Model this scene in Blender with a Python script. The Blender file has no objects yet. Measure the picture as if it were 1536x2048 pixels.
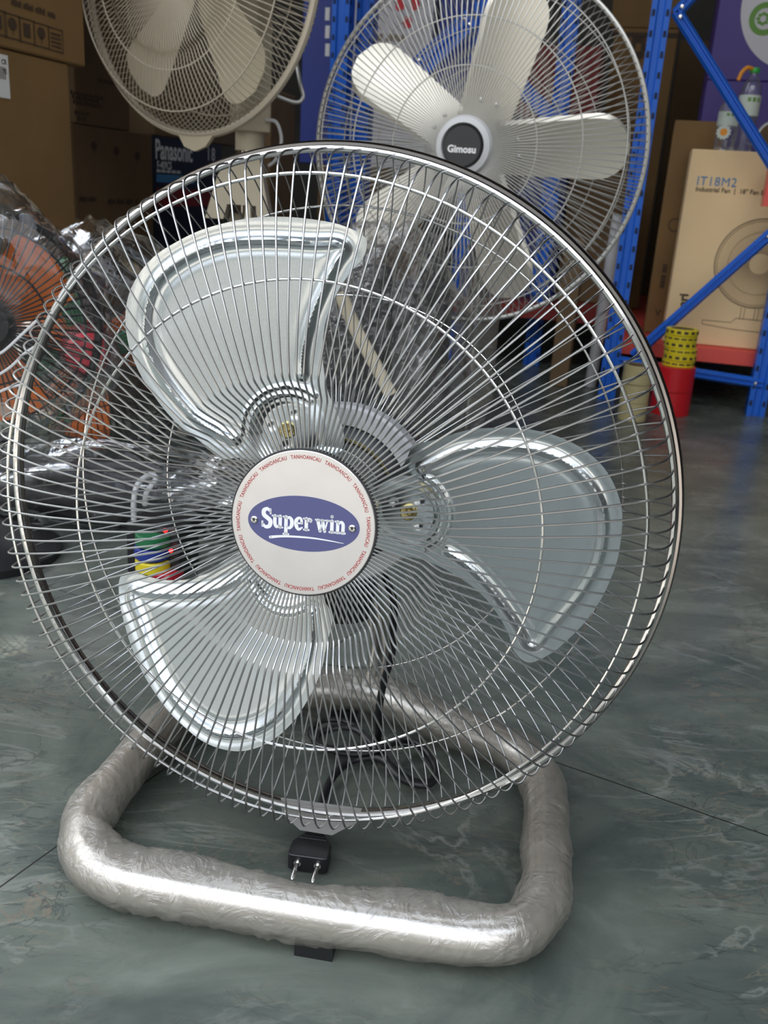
import bpy, bmesh, math, random
import numpy as np
from mathutils import Vector, Matrix, noise

random.seed(7)
S = bpy.context.scene
COL = S.collection
PI = math.pi
V = Vector

# ------------------------------------------------------------------ camera
FPX = 1850.0
CAM_H = 0.56
MC = Matrix(((0.997954217, -0.063932624, 0.0),
             (0.021116250, 0.329613412, -0.943879814),
             (0.060344713, 0.941948840, 0.330289112)))
cd = bpy.data.cameras.new('camera')
cam = bpy.data.objects.new('camera', cd)
COL.objects.link(cam)
cam.matrix_world = Matrix.Translation((0, 0, CAM_H)) @ MC.to_4x4()
cd.sensor_fit = 'VERTICAL'
cd.sensor_height = 36.0
cd.lens = FPX / 2048 * 36.0
cd.clip_start = 0.02
cd.dof.use_dof = True
cd.dof.focus_distance = 0.70
cd.dof.aperture_fstop = 14.0
S.camera = cam

# ------------------------------------------------------------------ light
S.view_settings.view_transform = 'Standard'
S.view_settings.look = 'None'
S.view_settings.gamma = 1.0
S.view_settings.use_curve_mapping = False
S.view_settings.exposure = 0.03
SKY_STRENGTH = 1.0
w = bpy.data.worlds.new('sky'); S.world = w
w.use_nodes = True
wn = w.node_tree.nodes; wl = w.node_tree.links
wn.clear()
wo = wn.new('ShaderNodeOutputWorld'); wb = wn.new('ShaderNodeBackground')
tc = wn.new('ShaderNodeTexCoord'); sx = wn.new('ShaderNodeSeparateXYZ')
rp = wn.new('ShaderNodeValToRGB')
nz = wn.new('ShaderNodeTexNoise'); nz.inputs['Scale'].default_value = 2.2; nz.inputs['Detail'].default_value = 5
mx = wn.new('ShaderNodeMixRGB'); mx.blend_type = 'MULTIPLY'; mx.inputs[0].default_value = 0.75
r2 = wn.new('ShaderNodeValToRGB')
wl.new(tc.outputs['Generated'], sx.inputs[0]); wl.new(sx.outputs['Z'], rp.inputs[0])
wl.new(tc.outputs['Generated'], nz.inputs['Vector']); wl.new(nz.outputs['Fac'], r2.inputs[0])
r2.color_ramp.elements[0].position = 0.35; r2.color_ramp.elements[0].color = (0.34, 0.38, 0.44, 1)
r2.color_ramp.elements[1].position = 0.65; r2.color_ramp.elements[1].color = (1, 1, 1, 1)
e = rp.color_ramp.elements
e[0].position = 0.0; e[0].color = (0.80, 0.79, 0.76, 1)
e[1].position = 1.0; e[1].color = (3.0, 3.4, 4.0, 1)
for p_, c_ in ((0.10, (0.62, 0.63, 0.58)), (0.17, (0.50, 0.54, 0.47)), (0.27, (1.15, 1.18, 1.2)), (0.42, (1.5, 1.55, 1.6)), (0.60, (4.2, 4.3, 4.4))):
    m_ = e.new(p_); m_.color = (*c_, 1)
wl.new(rp.outputs[0], mx.inputs[1]); wl.new(r2.outputs[0], mx.inputs[2])
wl.new(mx.outputs[0], wb.inputs['Color']); wb.inputs['Strength'].default_value = SKY_STRENGTH
wl.new(wb.outputs[0], wo.inputs['Surface'])

# sun outside: it comes over the building, so it lights the forecourt only
sd = bpy.data.lights.new('sun', 'SUN'); sd.energy = 4.5; sd.angle = 0.01; sd.color = (1.0, 0.95, 0.87)
sun = bpy.data.objects.new('sun', sd); COL.objects.link(sun)
sun.rotation_euler = V((0.35, -0.42, -0.86)).to_track_quat('-Z', 'Y').to_euler()

# ------------------------------------------------------------------ helpers
def tag(o, label=None, cat=None, group=None, kind=None):
    if label: o['label'] = label
    if cat: o['category'] = cat
    if group: o['group'] = group
    if kind: o['kind'] = kind
    return o

ORG = {}
def empty(name, loc, label=None, cat=None, group=None):
    o = bpy.data.objects.new(name, None); COL.objects.link(o)
    o.empty_display_size = 0.05
    o.location = loc; ORG[o] = V(loc)
    return tag(o, label, cat, group)

class MB:
    def __init__(s): s.v = []; s.f = []; s.mi = []; s.cur = 0
    def add(s, vs, fs):
        n = len(s.v); s.v += [tuple(p) for p in vs]
        s.f += [tuple(i + n for i in f) for f in fs]; s.mi += [s.cur] * len(fs)
        return s
    def box(s, c, size, R=None):
        sx_, sy_, sz_ = [k / 2 for k in size]
        vs = []
        for x in (-1, 1):
            for y in (-1, 1):
                for z in (-1, 1):
                    p = V((x * sx_, y * sy_, z * sz_))
                    if R: p = R @ p
                    vs.append(V(c) + p)
        s.add(vs, [(0, 1, 3, 2), (4, 6, 7, 5), (0, 4, 5, 1), (2, 3, 7, 6), (0, 2, 6, 4), (1, 5, 7, 3)])
        return s
    def hexa(s, b, t):  # bottom 4 pts ccw, top 4 pts ccw
        s.add(list(b) + list(t), [(3, 2, 1, 0), (4, 5, 6, 7), (0, 1, 5, 4), (1, 2, 6, 5), (2, 3, 7, 6), (3, 0, 4, 7)])
        return s
    def tube(s, pts, r, n=8, closed=False, rf=None, cap=True, phase=0.0, flat=None):
        pts = [V(p) for p in pts]; m = len(pts)
        tang = []
        for i in range(m):
            if closed: t = pts[(i + 1) % m] - pts[i - 1]
            else: t = pts[min(i + 1, m - 1)] - pts[max(i - 1, 0)]
            tang.append(t.normalized())
        up = V((0, 0, 1)) if abs(tang[0].z) < 0.9 else V((1, 0, 0))
        nrm = (up - tang[0] * up.dot(tang[0])).normalized()
        vs = []
        for i in range(m):
            t = tang[i]
            nrm = (nrm - t * nrm.dot(t))
            if nrm.length < 1e-6: nrm = t.orthogonal()
            nrm.normalize(); b = t.cross(nrm)
            for k in range(n):
                a = 2 * PI * k / n + phase
                rr = r if rf is None else rf(i, a)
                if isinstance(r, (list, tuple)) and rf is None: rr = r[i]
                ca, sa = math.cos(a), math.sin(a)
                if flat: ca *= flat[0]; sa *= flat[1]
                vs.append(pts[i] + (nrm * ca + b * sa) * rr)
        fs = []
        for i in range(m if closed else m - 1):
            j = (i + 1) % m
            for k in range(n):
                k2 = (k + 1) % n
                fs.append((i * n + k, i * n + k2, j * n + k2, j * n + k))
        if cap and not closed:
            fs.append(tuple(range(n - 1, -1, -1))); fs.append(tuple((m - 1) * n + k for k in range(n)))
        return s.add(vs, fs)
    def lathe(s, F, prof, n=64, a0=0, a1=2 * PI):
        full = abs(a1 - a0 - 2 * PI) < 1e-6
        cnt = n if full else n + 1
        vs = []
        for r, z in prof:
            for k in range(cnt):
                a = a0 + (a1 - a0) * k / n
                vs.append(F(r * math.cos(a), r * math.sin(a), z))
        fs = []
        for i in range(len(prof) - 1):
            for k in range(n):
                k2 = (k + 1) % cnt
                fs.append((i * cnt + k, i * cnt + k2, (i + 1) * cnt + k2, (i + 1) * cnt + k))
        return s.add(vs, fs)
    def poly(s, pts, F, z0, z1):  # extruded 2d polygon
        n = len(pts)
        vs = [F(x, y, z0) for x, y in pts] + [F(x, y, z1) for x, y in pts]
        fs = [tuple(range(n - 1, -1, -1)), tuple(range(n, 2 * n))]
        fs += [(i, (i + 1) % n, n + (i + 1) % n, n + i) for i in range(n)]
        return s.add(vs, fs)
    def build(s, name, mats, parent=None, smooth=True, org=None, fix=True):
        o0 = ORG[parent] if parent is not None else V(org) if org is not None else V((0, 0, 0))
        me = bpy.data.meshes.new(name)
        me.from_pydata([tuple(V(p) - o0) for p in s.v], [], s.f)
        if not isinstance(mats, (list, tuple)): mats = [mats]
        for m in mats: me.materials.append(m)
        me.polygons.foreach_set('material_index', s.mi)
        if fix:
            bm = bmesh.new(); bm.from_mesh(me)
            bmesh.ops.recalc_face_normals(bm, faces=bm.faces)
            bm.to_mesh(me); bm.free()
        if smooth:
            me.polygons.foreach_set('use_smooth', [True] * len(me.polygons))
            if smooth != 'all': me.set_sharp_from_angle(angle=math.radians(38))
        me.update()
        o = bpy.data.objects.new(name, me); COL.objects.link(o)
        if parent is not None: o.parent = parent
        elif org is not None: o.location = org
        ORG[o] = o0
        return o

def frame(C, yaw=0.0, tilt=0.0, a=None, u=None, v=None):
    """local x right, y up, z towards the viewer side"""
    C = V(C)
    if a is None:
        a = V((math.sin(yaw) * math.cos(tilt), -math.cos(yaw) * math.cos(tilt), math.sin(tilt)))
        u = V((0, 0, 1)).cross(a).normalized(); v = a.cross(u)
    a, u, v = V(a), V(u), V(v)
    F = lambda x, y, z: C + u * x + v * y + a * z
    F.a, F.u, F.v, F.C = a, u, v, C
    return F

def ray(x, y): return MC @ V(((x - 768) / FPX, -(y - 1024) / FPX, -1))
def at(x, y, Y):
    r = ray(x, y); return V((0, 0, CAM_H)) + r * (Y / r.y)
def on_floor(x, y, z=0.0):
    r = ray(x, y); return V((0, 0, CAM_H)) + r * ((z - CAM_H) / r.z)
def on_wall(x, y, P, d):
    """where the sight line meets the vertical plane through P along d"""
    n = V((-d[1], d[0], 0)); r = ray(x, y); O = V((0, 0, CAM_H))
    return O + r * ((V(P) - O).dot(n) / r.dot(n))

def spline(pts, n=8, closed=False):
    P = [V(p) for p in pts]; m = len(P); out = []
    rng = range(m if closed else m - 1)
    for i in rng:
        if closed: p0, p1, p2, p3 = P[i - 1], P[i], P[(i + 1) % m], P[(i + 2) % m]
        else: p0, p1, p2, p3 = P[max(i - 1, 0)], P[i], P[i + 1], P[min(i + 2, m - 1)]
        for k in range(n):
            t = k / n
            out.append(0.5 * ((2 * p1) + (p2 - p0) * t + (2 * p0 - 5 * p1 + 4 * p2 - p3) * t * t + (3 * p1 - p0 - 3 * p2 + p3) * t ** 3))
    if not closed: out.append(P[-1])
    return out

# ------------------------------------------------------------------ materials
def mat(name, col, metal=0.0, rough=0.5, noise_=None, bump=None, alpha=1.0, coat=0.0, trans=0.0, aniso=0.0, spec=0.5, rvar=0.0):
    m = bpy.data.materials.new(name); m.use_nodes = True
    nt = m.node_tree; b = nt.nodes['Principled BSDF']
    b.inputs['Base Color'].default_value = (*col, 1)
    b.inputs['Metallic'].default_value = metal
    b.inputs['Roughness'].default_value = rough
    b.inputs['Alpha'].default_value = alpha
    b.inputs['Coat Weight'].default_value = coat
    b.inputs['Transmission Weight'].default_value = trans
    b.inputs['Anisotropic'].default_value = aniso
    b.inputs['Specular IOR Level'].default_value = spec
    t = nt.nodes.new('ShaderNodeTexCoord')
    if noise_:
        sc, amt = noise_[0], noise_[1]
        n = nt.nodes.new('ShaderNodeTexNoise'); n.inputs['Scale'].default_value = sc; n.inputs['Detail'].default_value = 6
        nt.links.new(t.outputs['Object'], n.inputs['Vector'])
        r = nt.nodes.new('ShaderNodeValToRGB')
        r.color_ramp.elements[0].position = 0.3; r.color_ramp.elements[1].position = 0.7
        r.color_ramp.elements[0].color = tuple(max(0, c * (1 - amt)) for c in col) + (1,)
        r.color_ramp.elements[1].color = tuple(min(1, c * (1 + amt)) for c in col) + (1,)
        nt.links.new(n.outputs['Fac'], r.inputs[0]); nt.links.new(r.outputs[0], b.inputs['Base Color'])
    if rvar:
        n3 = nt.nodes.new('ShaderNodeTexNoise'); n3.inputs['Scale'].default_value = 30; n3.inputs['Detail'].default_value = 4
        nt.links.new(t.outputs['Object'], n3.inputs['Vector'])
        mr = nt.nodes.new('ShaderNodeMapRange')
        mr.inputs['To Min'].default_value = max(0.02, rough - rvar); mr.inputs['To Max'].default_value = rough + rvar
        nt.links.new(n3.outputs['Fac'], mr.inputs['Value']); nt.links.new(mr.outputs[0], b.inputs['Roughness'])
    if bump:
        n2 = nt.nodes.new('ShaderNodeTexNoise'); n2.inputs['Scale'].default_value = bump[0]; n2.inputs['Detail'].default_value = 4
        n2.inputs['Distortion'].default_value = bump[2] if len(bump) > 2 else 0
        nt.links.new(t.outputs['Object'], n2.inputs['Vector'])
        bp = nt.nodes.new('ShaderNodeBump'); bp.inputs['Strength'].default_value = bump[1]; bp.inputs['Distance'].default_value = 0.01
        nt.links.new(n2.outputs['Fac'], bp.inputs['Height']); nt.links.new(bp.outputs[0], b.inputs['Normal'])
    return m

chrome = mat('chrome wire', (0.46, 0.46, 0.455), 1, 0.33)
chrome_ring = mat('chrome ring', (0.84, 0.82, 0.80), 1, 0.14)
rim_metal = mat('dark plated rim', (0.42, 0.38, 0.36), 1, 0.18)
galv = mat('pressed aluminium', (0.77, 0.815, 0.835), 1, 0.22, noise_=(900, 0.05))
bead_metal = mat('burnished bead', (0.93, 0.92, 0.90), 1, 0.16)
alu_plate = mat('brushed badge', (0.83, 0.80, 0.79), 0.85, 0.38, noise_=(40, 0.03))
badge_blue = mat('badge blue', (0.095, 0.10, 0.235), 0.1, 0.45)
badge_white = mat('badge white', (0.86, 0.86, 0.88), 0, 0.45)
badge_red = mat('badge red', (0.40, 0.03, 0.03), 0, 0.5)
brass = mat('brass bolt', (0.55, 0.45, 0.20), 1, 0.3)
silver_paint = mat('silver paint', (0.62, 0.62, 0.62), 0.35, 0.35)
black_rubber = mat('black rubber', (0.012, 0.012, 0.014), 0, 0.38)
dark_metal = mat('motor enamel', (0.035, 0.035, 0.037), 0.2, 0.4)
grey_metal = mat('grey casting', (0.62, 0.62, 0.62), 1, 0.3)
tube_metal = mat('satin steel tube', (0.80, 0.76, 0.70), 1, 0.24)
def film_mat(name, body, fac, rough, scale, bump_, gloss_add=0.35, dist=1.5, GK=1.0):
    """thin plastic: mostly see-through, a little milky, shiny at grazing angles"""
    m = bpy.data.materials.new(name); m.use_nodes = True
    nt = m.node_tree; N = nt.nodes; L = nt.links; N.clear()
    out = N.new('ShaderNodeOutputMaterial'); tr = N.new('ShaderNodeBsdfTransparent'); df = N.new('ShaderNodeBsdfDiffuse'); tl = N.new('ShaderNodeBsdfTranslucent'); gl = N.new('ShaderNodeBsdfGlossy')
    df.inputs['Color'].default_value = (*body, 1); tl.inputs['Color'].default_value = (*body, 1)
    gl.inputs['Roughness'].default_value = rough; gl.inputs['Color'].default_value = (0.9, 0.9, 0.9, 1)
    t = N.new('ShaderNodeTexCoord'); n = N.new('ShaderNodeTexNoise'); n.inputs['Scale'].default_value = scale; n.inputs['Detail'].default_value = 3; n.inputs['Distortion'].default_value = dist
    L.new(t.outputs['Object'], n.inputs['Vector'])
    bp = N.new('ShaderNodeBump'); bp.inputs['Strength'].default_value = bump_; bp.inputs['Distance'].default_value = 0.01; L.new(n.outputs['Fac'], bp.inputs['Height'])
    for q in (df, tl, gl): L.new(bp.outputs[0], q.inputs['Normal'])
    m1_ = N.new('ShaderNodeMixShader'); m1_.inputs[0].default_value = 0.35; L.new(df.outputs[0], m1_.inputs[1]); L.new(tl.outputs[0], m1_.inputs[2])
    lw = N.new('ShaderNodeFresnel'); lw.inputs['IOR'].default_value = 1.45; L.new(bp.outputs[0], lw.inputs['Normal'])
    m2_ = N.new('ShaderNodeMixShader')
    fa = N.new('ShaderNodeMath'); fa.operation = 'MULTIPLY'; fa.inputs[1].default_value = 1.0; L.new(lw.outputs[0], fa.inputs[0])
    m2_.inputs[0].default_value = fac; L.new(tr.outputs[0], m2_.inputs[1]); L.new(m1_.outputs[0], m2_.inputs[2])
    m3_ = N.new('ShaderNodeMixShader'); ad = N.new('ShaderNodeMath'); ad.operation = 'MULTIPLY_ADD'; ad.inputs[1].default_value = GK; ad.inputs[2].default_value = gloss_add * 0.2; ad.use_clamp = True
    L.new(fa.outputs[0], ad.inputs[0]); L.new(ad.outputs[0], m3_.inputs[0]); L.new(m2_.outputs[0], m3_.inputs[1]); L.new(gl.outputs[0], m3_.inputs[2])
    L.new(m3_.outputs[0], out.inputs['Surface'])
    return m
film = film_mat('milky film sleeve', (0.60, 0.55, 0.48), 0.32, 0.22, 34, 0.50, 0.25, 3.2, 0.5)
clear_film = film_mat('clear wrapping film', (0.22, 0.21, 0.22), 0.05, 0.10, 16, 0.55, 0.05, 1.5, 0.55)
bottle_pl = film_mat('clear bottle plastic', (0.6, 0.62, 0.68), 0.10, 0.06, 30, 0.3, 0.2, 0.5, 0.6)
clip_metal = mat('grey guard clip metal', (0.55, 0.54, 0.52), 0.6, 0.5)
cream = mat('cream enamel', (0.47, 0.41, 0.30), 0, 0.45, noise_=(20, 0.05))
cream_blade = mat('pearl cream blade enamel', (0.88, 0.83, 0.72), 0.62, 0.36)
grey_wire = mat('grey coated wire', (0.52, 0.51, 0.48), 0.55, 0.38)
cream_wire = mat('cream coated wire', (0.44, 0.385, 0.30), 0.1, 0.4)
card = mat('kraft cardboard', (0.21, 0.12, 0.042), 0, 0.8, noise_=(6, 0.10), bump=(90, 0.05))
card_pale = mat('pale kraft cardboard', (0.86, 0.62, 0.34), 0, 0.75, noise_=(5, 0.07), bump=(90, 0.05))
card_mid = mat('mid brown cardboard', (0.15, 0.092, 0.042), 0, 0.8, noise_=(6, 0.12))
card_black = mat('black printed carton', (0.012, 0.016, 0.025), 0, 0.5)
card_white = mat('white printed carton', (0.62, 0.60, 0.64), 0, 0.55)
card_purple = mat('purple printed carton', (0.075, 0.045, 0.24), 0, 0.5)
card_blue = mat('deep blue printed carton', (0.02, 0.04, 0.25), 0, 0.5)
card_red = mat('dark red printed carton', (0.22, 0.02, 0.015), 0, 0.55)
print_dark = mat('dark print', (0.06, 0.035, 0.02), 0, 0.7)
print_grey = mat('grey line print', (0.25, 0.18, 0.11), 0, 0.7)
print_blue = mat('blue print', (0.06, 0.22, 0.45), 0, 0.6)
print_white = mat('white print', (0.75, 0.75, 0.75), 0, 0.5)
print_green = mat('green print', (0.13, 0.30, 0.04), 0, 0.5)
print_red = mat('red print', (0.65, 0.03, 0.04), 0, 0.5)
rack_blue = mat('blue rack enamel', (0.015, 0.13, 0.62), 0.1, 0.32)
rack_red = mat('salmon red beam enamel', (0.75, 0.09, 0.07), 0.05, 0.35)
steel_hole = mat('slot shadow', (0.01, 0.02, 0.06), 0, 0.8)
yellow = mat('yellow tape', (0.75, 0.60, 0.02), 0, 0.35)
red_plastic = mat('red tape', (0.55, 0.012, 0.02), 0, 0.35)
gold_tape = mat('amber clear tape', (0.50, 0.42, 0.22), 0.0, 0.15, coat=0.5)
orange_pl = mat('orange blade plastic', (0.70, 0.16, 0.02), 0, 0.3)
green_pl = mat('green plastic', (0.02, 0.16, 0.06), 0, 0.35)
red_pl = mat('crimson plastic', (0.45, 0.012, 0.03), 0, 0.3)
black_wire = mat('black guard wire', (0.02, 0.02, 0.02), 0.2, 0.4)
pvc = mat('white pipe plastic', (0.55, 0.55, 0.56), 0, 0.4)

cap_green = mat('green cap', (0.03, 0.40, 0.05), 0, 0.35)
cap_orange = mat('orange strap', (0.85, 0.32, 0.02), 0, 0.4)
label_pale = mat('pale bottle label', (0.62, 0.68, 0.60), 0, 0.5)
wall_m = mat('dull wall plaster', (0.10, 0.095, 0.09), 0, 0.9, noise_=(3, 0.15))
ceil_m = mat('dark ceiling sheet', (0.09, 0.09, 0.09), 0, 0.8)
ground_m = mat('sunlit concrete', (0.46, 0.415, 0.35), 0, 0.9, noise_=(1.5, 0.12))
led_m = mat('red indicator', (0.8, 0.02, 0.02), 0, 0.3)
led_m.node_tree.nodes['Principled BSDF'].inputs['Emission Color'].default_value = (1, 0.02, 0.02, 1)
led_m.node_tree.nodes['Principled BSDF'].inputs['Emission Strength'].default_value = 3

def floor_material():
    m = bpy.data.materials.new('polished green grey stone tile'); m.use_nodes = True
    nt = m.node_tree; N = nt.nodes; L = nt.links; b = N['Principled BSDF']
    tcn = N.new('ShaderNodeTexCoord'); mp = N.new('ShaderNodeMapping')
    L.new(tcn.outputs['Object'], mp.inputs['Vector'])
    mp.vector_type = 'POINT'
    mp.inputs['Rotation'].default_value = (0, 0, math.radians(28.0))
    def nt_(t): return N.new(t)
    # swirling body colour
    st = nt_('ShaderNodeMapping'); st.inputs['Scale'].default_value = (1.0, 1.9, 1); st.inputs['Rotation'].default_value = (0, 0, math.radians(-35))
    L.new(tcn.outputs['Object'], st.inputs['Vector'])
    n1 = nt_('ShaderNodeTexNoise'); n1.inputs['Scale'].default_value = 3.2; n1.inputs['Detail'].default_value = 9; n1.inputs['Roughness'].default_value = 0.62; n1.inputs['Distortion'].default_value = 1.6
    L.new(st.outputs[0], n1.inputs['Vector'])
    c1 = nt_('ShaderNodeValToRGB'); L.new(n1.outputs['Fac'], c1.inputs[0])
    el = c1.color_ramp.elements
    el[0].position = 0.28; el[0].color = (0.052, 0.064, 0.058, 1)
    el[1].position = 0.78; el[1].color = (0.200, 0.222, 0.190, 1)
    q = el.new(0.45); q.color = (0.082, 0.097, 0.084, 1)
    q = el.new(0.58); q.color = (0.118, 0.134, 0.112, 1)
    # veins: thin bands of a distorted noise
    def vein(scale, dist, center, width, rot, col, amt, prev):
        mm = nt_('ShaderNodeMapping'); mm.inputs['Rotation'].default_value = (0, 0, rot); mm.inputs['Scale'].default_value = (1, 2.2, 1)
        L.new(tcn.outputs['Object'], mm.inputs['Vector'])
        n = nt_('ShaderNodeTexNoise'); n.inputs['Scale'].default_value = scale; n.inputs['Detail'].default_value = 7; n.inputs['Distortion'].default_value = dist; n.inputs['Roughness'].default_value = 0.55
        L.new(mm.outputs[0], n.inputs['Vector'])
        s1 = nt_('ShaderNodeMath'); s1.operation = 'SUBTRACT'; s1.inputs[1].default_value = center; L.new(n.outputs['Fac'], s1.inputs[0])
        s2 = nt_('ShaderNodeMath'); s2.operation = 'ABSOLUTE'; L.new(s1.outputs[0], s2.inputs[0])
        s3 = nt_('ShaderNodeMapRange'); s3.inputs['From Min'].default_value = 0; s3.inputs['From Max'].default_value = width
        s3.inputs['To Min'].default_value = amt; s3.inputs['To Max'].default_value = 0; L.new(s2.outputs[0], s3.inputs['Value'])
        mk = nt_('ShaderNodeTexNoise'); mk.inputs['Scale'].default_value = 4; L.new(tcn.outputs['Object'], mk.inputs['Vector'])
        mr = nt_('ShaderNodeMapRange'); mr.inputs['From Min'].default_value = 0.42; mr.inputs['From Max'].default_value = 0.62; L.new(mk.outputs['Fac'], mr.inputs['Value'])
        mu = nt_('ShaderNodeMath'); mu.operation = 'MULTIPLY'; L.new(s3.outputs[0], mu.inputs[0]); L.new(mr.outputs[0], mu.inputs[1])
        mi = nt_('ShaderNodeMixRGB'); mi.inputs[2].default_value = (*col, 1)
        L.new(mu.outputs[0], mi.inputs[0]); L.new(prev, mi.inputs[1])
        return mi.outputs[0]
    c = c1.outputs[0]
    c = vein(2.4, 2.5, 0.52, 0.022, math.radians(-40), (0.23, 0.24, 0.215), 0.62, c)
    c = vein(5.0, 1.8, 0.47, 0.012, math.radians(-25), (0.20, 0.185, 0.135), 0.55, c)
    c = vein(3.1, 3.0, 0.55, 0.008, math.radians(30), (0.20, 0.14, 0.10), 0.55, c)
    c = vein(7.5, 2.0, 0.5, 0.016, math.radians(60), (0.035, 0.043, 0.043), 0.7, c)
    # tile joints
    sp = nt_('ShaderNodeSeparateXYZ'); L.new(mp.outputs[0], sp.inputs[0])
    def joint(axis, off):
        a1_ = nt_('ShaderNodeMath'); a1_.operation = 'SUBTRACT'; a1_.inputs[1].default_value = off; L.new(sp.outputs[axis], a1_.inputs[0])
        a2_ = nt_('ShaderNodeMath'); a2_.operation = 'PINGPONG'; a2_.inputs[1].default_value = 0.4; L.new(a1_.outputs[0], a2_.inputs[0])
        a3_ = nt_('ShaderNodeMath'); a3_.operation = 'LESS_THAN'; a3_.inputs[1].default_value = 0.0009; L.new(a2_.outputs[0], a3_.inputs[0])
        return a3_.outputs[0]
    mxm = nt_('ShaderNodeMath'); mxm.operation = 'MAXIMUM'
    L.new(joint('X', JX), mxm.inputs[0]); L.new(joint('Y', JY), mxm.inputs[1])
    jm = nt_('ShaderNodeMixRGB'); jm.inputs[2].default_value = (0.02, 0.02, 0.016, 1)
    L.new(mxm.outputs[0], jm.inputs[0]); L.new(c, jm.inputs[1])
    L.new(jm.outputs[0], b.inputs['Base Color'])
    b.inputs['Roughness'].default_value = 0.27
    nr = nt_('ShaderNodeTexNoise'); nr.inputs['Scale'].default_value = 14; nr.inputs['Detail'].default_value = 5; L.new(tcn.outputs['Object'], nr.inputs['Vector'])
    rr = nt_('ShaderNodeMapRange'); rr.inputs['To Min'].default_value = 0.20; rr.inputs['To Max'].default_value = 0.36; L.new(nr.outputs['Fac'], rr.inputs['Value'])
    L.new(rr.outputs[0], b.inputs['Roughness'])
    bp = nt_('ShaderNodeBump'); bp.inputs['Strength'].default_value = 0.05; bp.inputs['Distance'].default_value = 0.003
    L.new(n1.outputs['Fac'], bp.inputs['Height']); L.new(bp.outputs[0], b.inputs['Normal'])
    b.inputs['Specular IOR Level'].default_value = 0.4
    return m
R28 = Matrix.Rotation(math.radians(28.0), 3, 'Z')
JX = (R28 @ V((-0.264, 0.667, 0))).x
JY = (R28 @ V((0.318, 0.774, 0))).y

# ------------------------------------------------------------------ lettering
def text_polys(txt, size, bold=0.0, align='CENTER', spacing=1.0):
    cu = bpy.data.curves.new('t', 'FONT'); cu.body = txt; cu.size = size; cu.offset = bold
    cu.align_x = align; cu.align_y = 'CENTER'; cu.resolution_u = 3; cu.space_character = spacing
    o = bpy.data.objects.new('t', cu); COL.objects.link(o)
    dg = bpy.context.evaluated_depsgraph_get(); dg.update()
    me = bpy.data.meshes.new_from_object(o.evaluated_get(dg))
    vs = [v.co.copy() for v in me.vertices]; fs = [tuple(p.vertices) for p in me.polygons]
    bpy.data.objects.remove(o); bpy.data.curves.remove(cu); bpy.data.meshes.remove(me)
    return vs, fs
def put_text(mb, txt, size, F, cx, cy, z, bold=0.0, align='CENTER', rot=0.0, sx=1.0, spacing=1.0):
    vs, fs = text_polys(txt, size, bold, align, spacing)
    c, s_ = math.cos(rot), math.sin(rot)
    mb.add([F(cx + (v.x * sx) * c - v.y * s_, cy + (v.x * sx) * s_ + v.y * c, z) for v in vs], fs)

def strip2d(mb, pts, widths, F, z, n=6):
    """flat brush stroke with round ends"""
    P = spline([(x, y, 0) for x, y in pts], n); m = len(P)
    if not isinstance(widths, (list, tuple)): widths = [widths, widths]
    W = [np.interp(i / (m - 1) * (len(widths) - 1), range(len(widths)), widths) / 2 for i in range(m)]
    L_, R_ = [], []
    for i in range(m):
        t = (P[min(i + 1, m - 1)] - P[max(i - 1, 0)]).normalized()
        nn = V((-t.y, t.x, 0))
        L_.append(P[i] + nn * W[i]); R_.append(P[i] - nn * W[i])
    vs = [F(p.x, p.y, z) for p in L_ + R_]
    mb.add(vs, [(i, i + 1, m + i + 1, m + i) for i in range(m - 1)])
    for e_, w_ in ((P[0], W[0]), (P[-1], W[-1])):
        mb.add([F(e_.x + w_ * math.cos(a), e_.y + w_ * math.sin(a), z) for a in [2 * PI * k / 10 for k in range(10)]], [tuple(range(10))])

# ================================================================== SETTING
UX = V((0.97, -0.243, 0)); UY = V((0.243, 0.97, 0))   # the room runs about 14 degrees off the view
def room_quad(name, pts, m):
    mb = MB(); mb.add(pts, [tuple(range(len(pts)))])
    return tag(mb.build(name, m, smooth=False, fix=False), kind='structure')
def slab(name, pts, th, m):
    """closed slab from a quad, thickened along th"""
    mb = MB(); mb.hexa([V(p) for p in pts], [V(p) + V(th) for p in pts])
    return tag(mb.build(name, m, smooth=False), kind='structure')
fm = floor_material()
OR = V((0, 0, 0))
def rp_(a, b, z=0): return UX * a + UY * b + V((0, 0, z))
slab('floor', [rp_(-2.4, -1.0), rp_(3.0, -1.0), rp_(3.0, 5.2), rp_(-2.4, 5.2)], (0, 0, -0.05), fm)
slab('ceiling', [rp_(-2.4, 0.2, 3.4), rp_(3.0, 0.2, 3.4), rp_(3.0, 5.2, 3.4), rp_(-2.4, 5.2, 3.4)], (0, 0, 0.1), ceil_m)
slab('wall_left', [rp_(-2.4, 2.5, 0), rp_(-2.4, 5.2, 0), rp_(-2.4, 5.2, 3.4), rp_(-2.4, 2.5, 3.4)], -UX * 0.1, wall_m)
slab('wall_right', [rp_(3.0, -1.0, 0), rp_(3.0, 5.2, 0), rp_(3.0, 5.2, 3.4), rp_(3.0, -1.0, 3.4)], UX * 0.1, wall_m)
slab('wall_back', [rp_(-2.5, 5.2, 0), rp_(3.1, 5.2, 0), rp_(3.1, 5.2, 3.4), rp_(-2.5, 5.2, 3.4)], UY * 0.1, wall_m)
slab('wall_front', [rp_(1.8, -1.0, 0), rp_(3.0, -1.0, 0), rp_(3.0, -1.0, 3.4), rp_(1.8, -1.0, 3.4)], -UY * 0.1, wall_m)
g = MB(); g.box((0, -12, -0.06), (60, 44, 0.02)); o = g.build('ground', ground_m, smooth=False); tag(o, kind='structure')

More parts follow.
